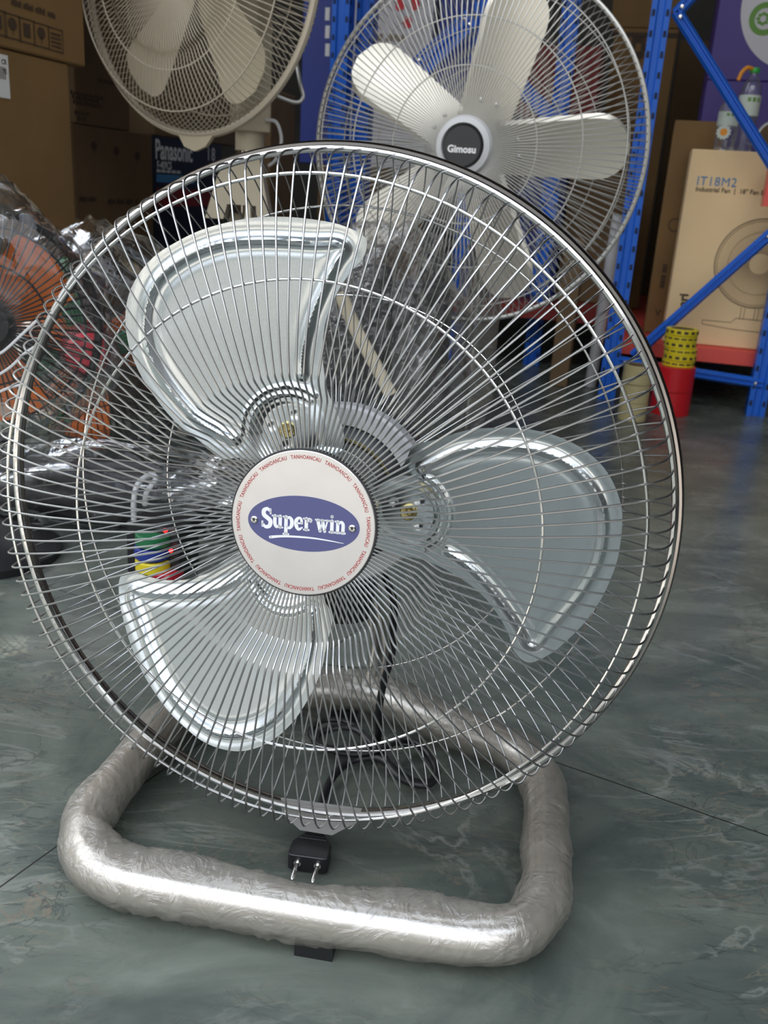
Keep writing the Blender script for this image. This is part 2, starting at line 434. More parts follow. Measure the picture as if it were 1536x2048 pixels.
# ================================================================== MAIN FAN
FC = (-0.04801, 0.69316, 0.31864)
FA = frame(FC, a=(-0.1875428, -0.9775019, 0.0965283), u=(0.9820880, -0.1884227, 0.0), v=(0.0181881, 0.0947993, 0.9953303))
fan = empty('floor_fan', (-0.045, 0.72, 0.0), 'large chrome floor fan with three metal blades and blue oval badge, in the foreground', 'fan')

def wires(mb, F, prof, N, r, n=6, sub=4, twist=None, phase=0.0):
    P = spline([(a, b, 0) for a, b in prof], sub)
    for k in range(N):
        a = 2 * PI * (k + phase) / N
        pts = []
        for i, p in enumerate(P):
            aa = a + (twist(p.x) if twist else 0)
            pts.append(F(p.x * math.cos(aa), p.x * math.sin(aa), p.y))
        mb.tube(pts, r, n)
def ring(mb, F, R, z, r, n=8, seg=160, flat=None):
    prof = []
    for k in range(n + 1):
        t = 2 * PI * k / n
        prof.append((R + r * math.cos(t) * (flat[0] if flat else 1), z + r * math.sin(t) * (flat[1] if flat else 1)))
    mb.lathe(F, prof, seg)

NW = 132
mb = MB()
wires(mb, FA, [(.050, .0555), (.070, .0575), (.088, .060), (.094, .0625), (.1065, .0765), (.116, .079), (.145, .0772), (.1738, .0722), (.210, .0645), (.2445, .0522), (.2518, .0482), (.2568, .0432), (.2600, .0372), (.2625, .0300), (.2645, .0205), (.2662, .0110)], NW, .00080, 6, 4)
front = mb.build('front_guard', chrome, fan, fix=False)
mb = MB(); ring(mb, FA, .2445, .0502, .00125); mb.build('outer_ring', chrome_ring, front)
mb = MB(); ring(mb, FA, .1738, .0703, .0010); mb.build('inner_ring', chrome_ring, front)
mb = MB()
wires(mb, FA, [(.2675, -.010), (.262, -.018), (.250, -.0300), (.2319, -.0418), (.200, -.0550), (.1639, -.0672), (.125, -.0750), (.095, -.0740), (.074, -.066)], NW, .00062, 6, 3, phase=0.5)
rear = mb.build('rear_guard', chrome, fan, fix=False)
mb = MB(); ring(mb, FA, .2319, -.0432, .00095); mb.build('outer_ring', chrome_ring, rear)
mb = MB(); ring(mb, FA, .1639, -.0686, .0008); mb.build('inner_ring', chrome_ring, rear)
mb = MB(); ring(mb, FA, .2668, .0040, .0026); mb.build('rim_ring', chrome_ring, fan)
mb = MB(); ring(mb, FA, .2712, -.0070, .0044, 10, 192, (0.72, 1.35)); tag(mb.build('rim_band', rim_metal, fan), label='dark plated outer band')

# badge
mb = MB(); mb.lathe(FA, [(.0001, .0588), (.0540, .0588), (.0545, .0584), (.0545, .0576), (.0001, .0576)], 96)
plate = mb.build('badge_plate', alu_plate, fan)
mb = MB(); mb.lathe(FA, [(.0001, .0574), (.0556, .0574), (.0562, .056), (.0556, .0505), (.0001, .0505)], 96)
mb.build('badge_backing', dark_metal, fan)
TZ = .0589
br = 0.035
mb = MB()
N_ = 72
el_ = [(.0425 * math.cos(2 * PI * k / N_), .0208 * math.sin(2 * PI * k / N_)) for k in range(N_)]
rt = lambda x, y: (x * math.cos(br) - y * math.sin(br) + .0006, x * math.sin(br) + y * math.cos(br) + .0001)
mb.poly([rt(*p) for p in el_], FA, TZ - .0001, TZ + .00012)
oval = mb.build('oval_emblem', badge_blue, plate, smooth=False)
# swelling slab-serif lettering drawn stroke by stroke (units: x-height = 1)
def S_(x): pass
G = {
 'S': ([([(.78, 1.22), (.52, 1.42), (.20, 1.28), (.20, .95), (.50, .74), (.80, .50), (.72, .12), (.36, .02), (.08, .26)], [.16, .26, .32, .34, .34, .34, .32, .26, .16]), ([(.80, 1.42), (.80, 1.08)], [.12, .16]), ([(.06, .40), (.06, .04)], [.16, .12])], .98),
 'u': ([([(.02, .93), (.26, .93)], [.16, .16]), ([(.24, .93), (.24, .35), (.40, .10), (.62, .22)], [.27, .27, .24, .16]), ([(.52, .93), (.72, .93)], [.16, .16]), ([(.72, .93), (.72, .10)], [.27, .27]), ([(.72, .08), (.92, .08)], [.16, .16])], 1.02),
 'p': ([([(.02, .93), (.24, .93)], [.16, .16]), ([(.24, .93), (.24, -.38)], [.27, .27]), ([(.04, -.40), (.46, -.40)], [.17, .17]), ([(.30, .75), (.54, .92), (.76, .70), (.76, .32), (.54, .08), (.30, .22)], [.14, .20, .29, .29, .20, .14])], 1.0),
 'e': ([([(.22, .52), (.66, .54)], [.13, .13]), ([(.68, .56), (.62, .86), (.40, .94), (.18, .72), (.18, .34), (.40, .06), (.72, .22)], [.20, .20, .20, .29, .29, .22, .12])], .86),
 'r': ([([(.02, .93), (.24, .93)], [.16, .16]), ([(.24, .93), (.24, .10)], [.27, .27]), ([(.04, .08), (.46, .08)], [.16, .16]), ([(.30, .66), (.48, .90), (.62, .84)], [.14, .22, .28]), ([(.62, .80), (.63, .76)], [.24, .22])], .78),
 'w': ([([(-.02, .93), (.38, .93)], [.15, .15]), ([(.16, .90), (.38, .10)], [.27, .24]), ([(.38, .08), (.58, .88)], [.10, .12]), ([(.58, .90), (.80, .10)], [.25, .24]), ([(.80, .08), (1.02, .90)], [.10, .12]), ([(.44, .93), (.70, .93)], [.14, .14]), ([(.88, .93), (1.14, .93)], [.15, .15])], 1.20),
 'i': ([([(.04, .93), (.24, .93)], [.16, .16]), ([(.24, .93), (.24, .10)], [.27, .27]), ([(.04, .08), (.46, .08)], [.16, .16]), ([(.24, 1.27), (.241, 1.27)], [.27, .27])], .52),
 'n': ([([(.04, .93), (.24, .93)], [.16, .16]), ([(.24, .93), (.24, .10)], [.25, .25]), ([(.06, .08), (.42, .08)], [.16, .16]), ([(.30, .72), (.52, .92), (.72, .74), (.72, .10)], [.14, .20, .26, .26]), ([(.54, .08), (.90, .08)], [.16, .16])], .98),
 ' ': ([], .34)}
mb = MB()
cx = 0; adv = []
for ch in 'Super win': adv.append(cx); cx += G[ch][1]
sc = .0640 / cx; ysc = .0098
for ch, a0 in zip('Super win', adv):
    for pts, ws in G[ch][0]:
        pp = [rt((a0 + x) * sc - .0318, y * ysc - .0050) for x, y in pts]
        strip2d(mb, pp, [w_ * (sc + ysc) / 2 * 1.08 for w_ in ws], FA, TZ + .0002)
sw = [rt(x, y) for x, y in [(-.0250, -.0124), (-.014, -.0107), (.004, -.0100), (.018, -.0106), (.031, -.0118)]]
strip2d(mb, sw, [.0022, .0017, .0013, .0010, .0003], FA, TZ + .0002)
mb.build('lettering', badge_white, plate, smooth=False, fix=False)
mb = MB()
vs, fs = text_polys('TANHOANCAU', .0041, 0.00006, 'CENTER', 1.08)
wid = max(v.x for v in vs) - min(v.x for v in vs)
for k in range(12):
    a_c = math.radians(90.5 - 30 * k)
    out = []
    for p in vs:
        aa = a_c - (p.x / wid) * math.radians(26.3); rr = .0496 + p.y
        out.append(FA(rr * math.cos(aa), rr * math.sin(aa), TZ + .00005))
    mb.add(out, fs)
tag(mb.build('rim_lettering', badge_red, plate, smooth=False, fix=False), label='red lettering circling the badge')
for xx, yy in ((-.0369, -.0014), (.0376, .0016)):
    mb = MB(); Fr = frame(FA(xx, yy, 0), a=FA.a, u=FA.u, v=FA.v)
    mb.lathe(Fr, [(.0008, .0591), (.0010, .0602), (.0019, .0604), (.0027, .0598), (.0029, .0590)], 20)
    mb.cur = 1; mb.lathe(Fr, [(.0001, .0594), (.0009, .0594)], 12)
    mb.build('rivet', [chrome_ring, dark_metal], plate)

# blades
BQ = (-0.0114, 0.0282, 0.2976, -0.2812, 0.0909, 0.3677)
def bz(x, y): return BQ[0] + BQ[1] * x + BQ[2] * y + BQ[3] * x * y + BQ[4] * y * y + BQ[5] * x * x
OUT = [[0.0613, 0.0375], [0.0711, 0.055], [0.0904, 0.0626], [0.1115, 0.0712], [0.1349, 0.0752], [0.158, 0.0759], [0.1792, 0.0721], [0.1973, 0.0642], [0.2117, 0.0526], [0.2219, 0.0372], [0.2278, 0.0201], [0.2292, 0.0016], [0.2286, -0.0173], [0.225, -0.0363], [0.2193, -0.0555], [0.2103, -0.0747], [0.1988, -0.0931], [0.1856, -0.1097], [0.1698, -0.121], [0.1579, -0.1137], [0.1516, -0.098], [0.1417, -0.0809], [0.1267, -0.0641], [0.1055, -0.0506], [0.0804, -0.0413], [0.0515, -0.0383]]
OUT = OUT + [[0.034, -0.030], [0.030, -0.005], [0.036, 0.020]]
BEAD = [[0.0799, 0.0391], [0.0935, 0.0488], [0.1092, 0.0561], [0.1325, 0.0611], [0.1554, 0.0622], [0.1752, 0.0586], [0.1907, 0.0507], [0.2036, 0.0394], [0.2123, 0.0258], [0.2161, 0.0098], [0.2165, -0.0087], [0.2131, -0.0284], [0.2056, -0.0475], [0.1961, -0.0657], [0.1847, -0.0849], [0.176, -0.1012], [0.1686, -0.1037], [0.1638, -0.0949], [0.1546, -0.0812], [0.1401, -0.0627], [0.126, -0.0481], [0.1121, -0.0371], [0.1001, -0.0305]]
out_s = [(p.x, p.y) for p in spline([(x, y, 0) for x, y in OUT], 6, True)]
bead_s = np.array([(p.x, p.y) for p in spline([(x, y, 0) for x, y in BEAD], 5)])
bead2 = [np.array([(.1000 + d_) * np.array([math.cos(t), math.sin(t)]) * np.array([1, 1]) for t in np.linspace(-.34, .38, 24)]) for d_ in (-.001, -.008)]
arc_c = np.array([.067, 0.0])
def arc(R, n=26, t0=-1.15, t1=1.15): return np.array([arc_c + R * np.array([math.cos(t), math.sin(t)]) for t in np.linspace(t0, t1, n)])
ARCS = [arc(.0345, 26), arc(.0285, 26), arc(.0225, 26)]
def pdist(P, poly):
    A = poly[:-1][None]; B = poly[1:][None]; Q = P[:, None]
    d = B - A; t = np.clip(((Q - A) * d).sum(-1) / np.maximum((d * d).sum(-1), 1e-12), 0, 1)
    return np.sqrt(((A + d * t[..., None] - Q) ** 2).sum(-1).min(1))
def inside(P, poly):
    x, y = P[:, 0], P[:, 1]; r = np.zeros(len(P), bool); n = len(poly)
    for i in range(n):
        x1, y1 = poly[i - 1]; x2, y2 = poly[i]
        c = ((y1 > y) != (y2 > y)); 
        with np.errstate(divide='ignore', invalid='ignore'):
            xx = (x2 - x1) * (y - y1) / (y2 - y1) + x1
        r ^= c & (x < xx)
    return r
def blade_mesh():
    from mathutils.geometry import delaunay_2d_cdt
    st = .0014
    gx, gy = np.meshgrid(np.arange(.03, .232, st), np.arange(-.124, .08, st)); gx = gx + (np.arange(gx.shape[0])[:, None] % 2) * st / 2
    P = np.stack([gx.ravel(), gy.ravel()], -1)
    op = np.array(out_s)
    P = P[inside(P, op)]; P = P[pdist(P, np.vstack([op, op[:1]])) > st * .6]
    allp = np.vstack([op, P]); n0 = len(op)
    vs, es, fs, *_ = delaunay_2d_cdt([V(p) for p in allp], [], [list(range(n0))], 1, 1e-7)
    A = np.array([(v.x, v.y) for v in vs])
    z = np.array([bz(x, y) for x, y in A])
    d = pdist(A, bead_s); z += .0036 * np.exp(-(d / .0026) ** 2) - .0008 * np.exp(-((d - .0075) / .003) ** 2)
    for q in ARCS: d2 = pdist(A, q); z += .0018 * np.exp(-(d2 / .0015) ** 2)
    flat_ = np.clip((.030 - np.hypot(A[:, 0] - .067, A[:, 1])) / .010, 0, 1)
    zflat = bz(.067, 0) - .001 + .12 * A[:, 1]
    z = z * (1 - flat_) + zflat * flat_
    # slots pressed around the bolt
    for ang in (0.9, -0.9, 2.6):
        c_ = np.array([.067 + .013 * math.cos(ang), .013 * math.sin(ang)])
        dd = np.hypot(*(A - c_).T); z -= .0016 * np.exp(-(dd / .0026) ** 2)
    return A, z, [tuple(f) for f in fs]
BA, BZ, BF = blade_mesh()
PSI = math.radians(2.208)
for k in (1, 0, -1):
    ang = PSI + k * 2 * PI / 3; c, s_ = math.cos(ang), math.sin(ang)
    n = len(BA); mb = MB()
    vt = [FA(x * c - y * s_, x * s_ + y * c, z) for (x, y), z in zip(BA, BZ)]
    vb = [p - FA.a * .0007 for p in vt]
    no = len(out_s)
    mb.add(vt + vb, BF + [tuple(i + n for i in reversed(f)) for f in BF] + [(i, (i + 1) % no, n + (i + 1) % no, n + i) for i in range(no)])
    bl = mb.build('blade', galv, fan)
    Fb = frame(FA(.067 * c, .067 * s_, bz(.067, 0)), a=FA.a, u=FA.u, v=FA.v)
    mb = MB(); mb.lathe(Fb, [(.0001, .0042), (.0022, .0042), (.0024, .0030), (.0055, .0034), (.0068, .0018), (.0070, -.001)], 24)
    for q in range(4):
        aq = q * PI / 2 + .4; mb.tube([Fb(0, 0, .0040), Fb(.005 * math.cos(aq), .005 * math.sin(aq), .0036)], .0005, 5)
    mb.build('bolt', brass, bl)
mb = MB(); mb.lathe(FA, [(.0001, .002), (.038, .002), (.042, -.002), (.046, -.010), (.046, -.013), (.030, -.016), (.020, -.018)], 72)
mb.build('rotor_spider', galv, fan)
mb = MB(); mb.lathe(FA, [(.0001, .014), (.010, .014), (.012, .011), (.012, .0)], 32); mb.build('shaft_nut', dark_metal, fan)
mb = MB(); mb.lathe(FA, [(.058, -.048), (.060, -.044), (.074, -.044), (.0765, -.047), (.0765, -.066), (.070, -.070)], 96)
mb.build('motor_ring', silver_paint, fan)
mb = MB(); mb.lathe(FA, [(.0001, -.030), (.030, -.030), (.050, -.036), (.060, -.046), (.066, -.060), (.069, -.075), (.069, -.125), (.062, -.140), (.040, -.150), (.0001, -.152)], 64)
motor = mb.build('motor', dark_metal, fan)
mb = MB(); ring(mb, FA, .050, -.034, .0016, 6, 64); mb.build('trim_ring', brass, motor)
# control box / swivel under the motor
mb = MB(); mb.tube([FA(-.004, -.060, -.10), FA(-.002, -.100, -.100), FA(0, -.128, -.100)], [.030, .031, .024], 20, flat=(1, .8))
neck = mb.build('switch_box', black_rubber, fan)
mb = MB(); mb.tube([FA(0, -.128, -.1), FA(0, -.133, -.1)], .004, 10); mb.build('screw', grey_metal, neck)
# upright bracket down to the rear bar
mb = MB()
mb.tube(spline([FA(.0, -.02, -.135), FA(.0, -.09, -.165), V((.005, .905, .10)), V((.0, .906, .03))], 6), .012, 12)
mb.build('upright', tube_metal, fan)
# base tube
TB = [(-0.211, 0.821), (-0.223, 0.758), (-0.234, 0.702), (-0.238, 0.655), (-0.223, 0.616), (-0.190, 0.596), (-0.125, 0.584), (-0.045, 0.572), (0.033, 0.5625), (0.090, 0.558), (0.126, 0.570), (0.149, 0.608), (0.158, 0.665), (0.166, 0.721), (0.166, 0.775), (0.142, 0.815), (0.098, 0.842), (0.053, 0.871), (0.009, 0.899), (-0.036, 0.908), (-0.080, 0.903), (-0.133, 0.890), (-0.181, 0.863)]
tb = spline([(x, y, .0275) for x, y in TB], 7, True)
mb = MB(); mb.tube(tb, .0185, 20, True)
base = mb.build('base_tube', tube_metal, fan)
m_ = len(tb)
def slv(i, a):
    p = tb[i]; n1_ = noise.noise(V((p.x * 26, p.y * 26, math.cos(a) * .8 + 3))); n2_ = noise.noise(V((p.x * 95, p.y * 95, math.sin(a) * 2.2)))
    n3_ = noise.noise(V((p.x * 9 + 4, p.y * 9, 2.0)))
    bulge = .0050 * max(0, math.cos(a + 2.4 * n3_)) ** 3 * (1 + 1.2 * n3_)
    fold = .0022 * (1 - abs(n2_) * 4) if abs(n2_) < .25 else 0
    return .0206 + .0022 * n1_ + .0010 * n2_ + bulge + fold * (.5 + n1_)
tb2 = spline([(x, y, .0275) for x, y in TB], 24, True); tb = tb2
mb = MB(); mb.tube(tb2, .022, 36, True, rf=slv)
for vi in range(len(mb.v)):
    x, y, z = mb.v[vi]; mb.v[vi] = (x, y, max(z, .0015))
tag(mb.build('plastic_sleeve', film, fan, smooth='all'), label='milky crinkled plastic sleeve')
mb = MB(); c0 = V((-.030, .572, .0)); Rz = Matrix.Rotation(-.14, 3, 'Z'); mb.box(c0 + V((0, 0, .006)), (.030, .034, .012), Rz)
mb.build('rubber_foot', black_rubber, fan, smooth=False)
mb = MB(); mb.box(V((-.03, .905, .006)), (.030, .030, .012)); mb.build('rubber_foot', black_rubber, fan, smooth=False)
# guard clip
mb = MB(); mb.poly([(-.022, -.266), (.050, -.262), (.047, -.275), (.026, -.292), (-.003, -.293), (-.020, -.280)], FA, -.006, -.004)
mb.build('guard_clip', clip_metal, fan, smooth=False)
# cord
q_ = lambda x, y, z: on_floor(x, y, z)
cordp = [FA(.030, -.070, -.095), FA(.048, -.098, -.085), at(786, 1250, .775), at(783, 1310, .78), at(766, 1370, .785), at(757, 1430, .79), q_(755, 1480, .016),
         q_(735, 1505, .010), q_(690, 1503, .008), q_(640, 1490, .008), q_(622, 1462, .009), q_(650, 1440, .010), q_(700, 1445, .011), q_(740, 1480, .012),
         q_(790, 1485, .012), q_(840, 1495, .010), q_(868, 1530, .008), q_(865, 1560, .008), q_(830, 1563, .008), q_(785, 1535, .012), q_(755, 1500, .016), q_(715, 1460, .018),
         q_(672, 1455, .016), q_(634, 1470, .014), q_(646, 1492, .014), q_(700, 1508, .014), q_(760, 1500, .020), q_(810, 1478, .018), q_(850, 1500, .016), q_(874, 1545, .014),
         q_(850, 1570, .014), q_(800, 1555, .015), q_(765, 1520, .016), q_(728, 1516, .012), q_(695, 1526, .010), q_(665, 1555, .008), q_(645, 1600, .006), q_(636, 1635, .006), q_(632, 1665, .010), V((-.0425, .684, .011))]
mb = MB(); mb.tube(spline(cordp, 8), .0039, 10, flat=(1, .75)); cord = mb.build('power_cord', black_rubber, fan)
# plug
pd = V((-.004, -.0375, 0)).normalized(); pu = V((-pd.y, pd.x, 0)) * -1
if pu.x < 0: pu = -pu
P0 = V((-.0425, .682, .011)); FP = lambda x, y, z: P0 + pu * x + pd * y + V((0, 0, z))
mb = MB()
shape = [(-.006, 0), (.006, 0), (.0175, .017), (.0175, .0345), (.014, .036), (-.014, .036), (-.0175, .0345), (-.0175, .017)]
mb.poly(shape, FP, -.0085, .0075)
plug = mb.build('plug', black_rubber, fan, smooth=False)
bv = plug.modifiers.new('bevel', 'BEVEL'); bv.width = .0016; bv.segments = 3
for q in range(4):
    y_ = .0025 + .0036 * q; w_ = .0058 + .0022 * q
    mb = MB() if q == 0 else mb
    mb.tube([FP(-w_, y_, .0078), FP(w_, y_, .0078)], .0009, 6)
mb.build('grip_ribs', black_rubber, plug)
for x_ in (-.0085, .0090):
    mb = MB(); mb.tube([FP(x_, .034, 0), FP(x_, .037, 0)], .0032, 12); mb.tube([FP(x_, .036, 0), FP(x_, .056, 0), FP(x_, .0575, 0)], [.0019, .0019, .0008], 12)
    mb.build('pin', chrome_ring, plug)

# ================================================================== FAN B  (large guard, five cream paddles)
FB = frame((.127, 1.90, .640), yaw=-.30, tilt=0.0)
fb = empty('pedestal_fan', (.15, 2.02, 0), 'large grey wire pedestal fan with five cream paddle blades, behind the chrome floor fan', 'fan')
mb = MB(); NB = 150
wires(mb, FB, [(.050, .080), (.10, .086), (.16, .088), (.225, .082), (.285, .062), (.305, .040), (.315, .018), (.320, .004)], NB, .0011, 5, 3)
fg = mb.build('front_guard', grey_wire, fb, fix=False)
for R_, z_ in ((.290, .0585), (.215, .0825), (.135, .087)):
    mb = MB(); ring(mb, FB, R_, z_, .0013, 6, 120); mb.build('guard_ring', grey_wire, fg)
mb = MB()
wires(mb, FB, [(.320, -.004), (.312, -.022), (.290, -.050), (.235, -.085), (.17, -.105), (.09, -.110)], NB, .0009, 5, 3, phase=.5)
rg = mb.build('rear_guard', grey_wire, fb, fix=False)
for R_, z_ in ((.285, -.053), (.225, -.089), (.160, -.106)):
    mb = MB(); ring(mb, FB, R_, z_, .0012, 6, 120); mb.build('guard_ring', grey_wire, rg)
mb = MB(); ring(mb, FB, .321, 0, .0045, 8, 160); mb.build('rim_ring', grey_wire, fb)
mb = MB(); mb.lathe(FB, [(.0001, .095), (.034, .095), (.037, .090), (.037, .080)], 48); hb = mb.build('badge_plate', dark_metal, fb)
mb = MB(); mb.lathe(FB, [(.037, .080), (.040, .094), (.050, .090), (.054, .080), (.050, .074)], 64); mb.build('badge_collar', pvc, fb)
mb = MB(); put_text(mb, 'Gimosu', .017, FB, 0, -.006, .0956, .0006); mb.build('lettering', print_white, hb, smooth=False, fix=False)
# blade
def paddle(F, ang, R0, R1, W0, W1, pitch, m, parent, flange=True, zoff=0.0, skew=0.0):
    c, s_ = math.cos(ang), math.sin(ang); mb = MB()
    nu, nv = 26, 12
    rows = []
    for i in range(nu + 1):
        t = i / nu; r = R0 + (R1 - R0) * t
        w_ = W0 + (W1 - W0) * (t ** .8)
        edge = 1.0
        if t > .72: edge = math.sqrt(max(0.0, 1 - ((t - .72) / .28) ** 2.4))
        row = []
        for j in range(nv + 1):
            q = -1 + 2 * j / nv
            y = q * w_ / 2 * max(edge, .02) + skew * t
            z = zoff + pitch * y * (1 - .25 * t) + .25 * y * y / max(W1, .01)
            if flange and j == nv: z -= .010 * (1 if t > .04 else 0)
            row.append((r, y, z))
        rows.append(row)
    vs = []
    for row in rows:
        for r, y, z in row: vs.append(F(r * c - y * s_, r * s_ + y * c, z))
    n = len(vs); vb = [p - F.a * .0016 for p in vs]
    fs = [(i * (nv + 1) + j, i * (nv + 1) + j + 1, (i + 1) * (nv + 1) + j + 1, (i + 1) * (nv + 1) + j) for i in range(nu) for j in range(nv)]
    fb_ = [tuple(k + n for k in reversed(f)) for f in fs]
    per = [j for j in range(nv + 1)] + [i * (nv + 1) + nv for i in range(1, nu + 1)] + [nu * (nv + 1) + j for j in range(nv - 1, -1, -1)] + [i * (nv + 1) for i in range(nu - 1, 0, -1)]
    sd_ = [(per[i], per[(i + 1) % len(per)], n + per[(i + 1) % len(per)], n + per[i]) for i in range(len(per))]
    mb.add(vs + vb, fs + fb_ + sd_)
    return mb.build('blade', m, parent)
for k in range(5):
    ang = math.radians(147.5 + 72 * k)
    b_ = paddle(FB, ang, .045, .290,   .088, .118, .55, cream_blade, fb, True)
    c, s_ = math.cos(ang), math.sin(ang)
    for y_ in (-.014, .014):
        mb = MB(); Fq = frame(FB(.085 * c - y_ * s_, .085 * s_ + y_ * c, .55 * y_ + .001), a=FB.a, u=FB.u, v=FB.v)
        mb.lathe(Fq, [(.0001, .003), (.004, .002), (.0048, -.001)], 12); mb.build('rivet', grey_metal, b_)
mb = MB(); mb.lathe(FB, [(.0001, .030), (.030, .030), (.045, .020), (.055, .0), (.055, -.02), (.03, -.03)], 48); mb.build('rotor_hub', grey_metal, fb)
mb = MB(); mb.lathe(FB, [(.0001, -.06), (.05, -.06), (.085, -.075), (.09, -.10), (.09, -.19), (.07, -.22), (.0001, -.23)], 48); mb.build('motor', dark_metal, fb)
pt_ = FB(0, 0, -.15); 
mb = MB(); mb.tube([pt_ + V((0, 0, -.08)), V((pt_.x, pt_.y, .04))], .0135, 16); mb.build('pole', chrome_ring, fb)
mb = MB(); px_, py_ = pt_.x, pt_.y
mb.tube([V((px_, py_, .47)), V((px_, py_, .40)), V((px_, py_, .12)), V((px_, py_, .05))], [.020, .046, .050, .030], 28, rf=lambda i, a: [.02, .046, .050, .03][i] * (1 + .12 * math.sin(3 * a + i)))
tag(mb.build('plastic_bag', film, fb, smooth='all'), label='cloudy plastic bag around the pole')
mb = MB(); mb.lathe(lambda x, y, z: V((px_ + x, py_ + y, z)), [(.0001, .045), (.03, .045), (.06, .028), (.17, .018), (.19, .010), (.19, .0), (.0001, .0)], 56); mb.build('round_base', dark_metal, fb)

# ================================================================== FAN C  (cream fan, top left)
FCc = frame(at(390, -58, 1.95), yaw=-.54, tilt=.0)
fc = empty('cream_fan', (-.33, 2.06, 0), 'old cream wire fan on a cream tripod, cut off by the top edge', 'fan')
mb = MB()
wires(mb, FCc, [(0.0372, 0.0763), (0.0837, 0.0781), (0.1395, 0.0818), (0.1535, 0.0744), (0.1860, 0.0735), (0.2437, 0.0558), (0.2716, 0.0279), (0.2809, 0.0037)], 138, .0010, 5, 3)
fg2 = mb.build('front_guard', cream_wire, fc, fix=False)
for R_, z_ in ((0.2465, .0585), (0.1767, 0.0735)):
    mb = MB(); ring(mb, FCc, R_, z_, .0015, 6, 100); mb.build('guard_ring', cream_wire, fg2)
mb = MB()
wires(mb, FCc, [(0.2809, -0.0037), (0.2716, -0.0279), (0.2418, -0.0595), (0.1674, -0.0837), (0.0837, -0.0893)], 138, .0009, 5, 3, phase=.5)
rg2 = mb.build('rear_guard', cream_wire, fc, fix=False)
for R_, z_ in ((0.2437, -0.0577), (0.1674, -0.0837)):
    mb = MB(); ring(mb, FCc, R_, z_, .0013, 6, 100); mb.build('guard_ring', cream_wire, rg2)
mb = MB(); ring(mb, FCc, 0.2837, 0, .0075, 8, 120); mb.build('rim_ring', cream_wire, fc)
mb = MB(); mb.poly([(-.042, -.284), (.048, -.284), (.030, -.304), (.002, -.314), (-.026, -.306)], FCc, -.003, .006); mb.build('guard_clip', cream, fc, smooth=False)
for k in range(5):
    paddle(FCc, math.radians(-123 + 73 * k), .04, .250, .07, .155, .25, cream, fc, False, skew=-.02)
mb = MB(); mb.lathe(FCc, [(.0001, .03), (.02, .03), (.03, .02), (.034, -.01), (.0001, -.02)], 36); mb.build('rotor_hub', cream, fc)
mb = MB(); mb.lathe(FCc, [(.0001, -.045), (.045, -.05), (.06, -.07), (.06, -.13), (.04, -.15), (.0001, -.155)], 40); mb.build('motor', cream, fc)
q0 = at(500, 265, 2.02); q1 = at(500, 100, 2.02)
ccx, ccy = q0.x, q0.y
R14 = Matrix.Rotation(math.radians(-14), 3, 'Z')
mb = MB(); mb.box((ccx, ccy, (q0.z + q1.z) / 2 + .05), (.070, .075, q1.z - q0.z + .10), Matrix.Rotation(math.radians(20), 3, 'Z'))
hs = mb.build('switch_housing', cream, fc, smooth=False)
bv = hs.modifiers.new('bevel', 'BEVEL'); bv.width = .004; bv.segments = 2
mb = MB(); mb.tube([V((ccx, ccy, q0.z + .01)), V((ccx, ccy, q0.z - .035))], .030, 20); mb.build('collar', cream, fc)
mb = MB(); mb.tube([V((ccx, ccy, q0.z - .02)), V((ccx, ccy, .05))], .018, 18); mb.build('pole', tube_metal, fc)
z1 = at(500, 330, 2.02).z
mb = MB(); Ft = frame((ccx - .005, ccy - .03, 0), yaw=0)
zz = [at(500, y, 1.99).z for y in (318, 345, 400, 440)]
mb.poly([(-.028, zz[0]), (.034, zz[0]), (.050, zz[2]), (.060, zz[3]), (.030, zz[3]), (.028, zz[2] - .01), (-.030, zz[2] - .01), (-.038, zz[3]), (-.075, zz[3]), (-.050, zz[1] - .01)], Ft, -.02, .03)
mb.build('tripod_bracket', cream, fc, smooth=False)
for (dx, dy, nm) in ((-.14, -.02, 'a'), (.14, -.06, 'b'), (.03, .18, 'c')):
    mb = MB(); s0 = V((ccx + dx * .18, ccy + dy * .18, zz[3] + .01)); s1 = V((ccx + dx, ccy + dy, .012))
    mb.tube([s0, s0.lerp(s1, .5), s1], .013, 10, flat=(1, .7)); mb.build('leg', cream, fc)
mb = MB(); h0 = V((ccx + .036, ccy - .03, at(525, 240, 2.0).z))
mb.tube(spline([h0, h0 + V((.022, -.004, -.004)), h0 + V((.032, 0, -.035)), h0 + V((.022, .01, -.07)), h0 + V((.005, .02, -.085))], 8), .0035, 8); mb.build('hose', pvc, fc)
mb = MB(); h1 = at(548, 190, 2.05); h2 = at(600, 165, 2.08); h3 = at(590, 205, 2.06)
mb.tube(spline([h1, h3, at(606, 195, 2.07), h2, at(592, 120, 2.12)], 8), .004, 8); mb.build('hose', grey_wire, fc)

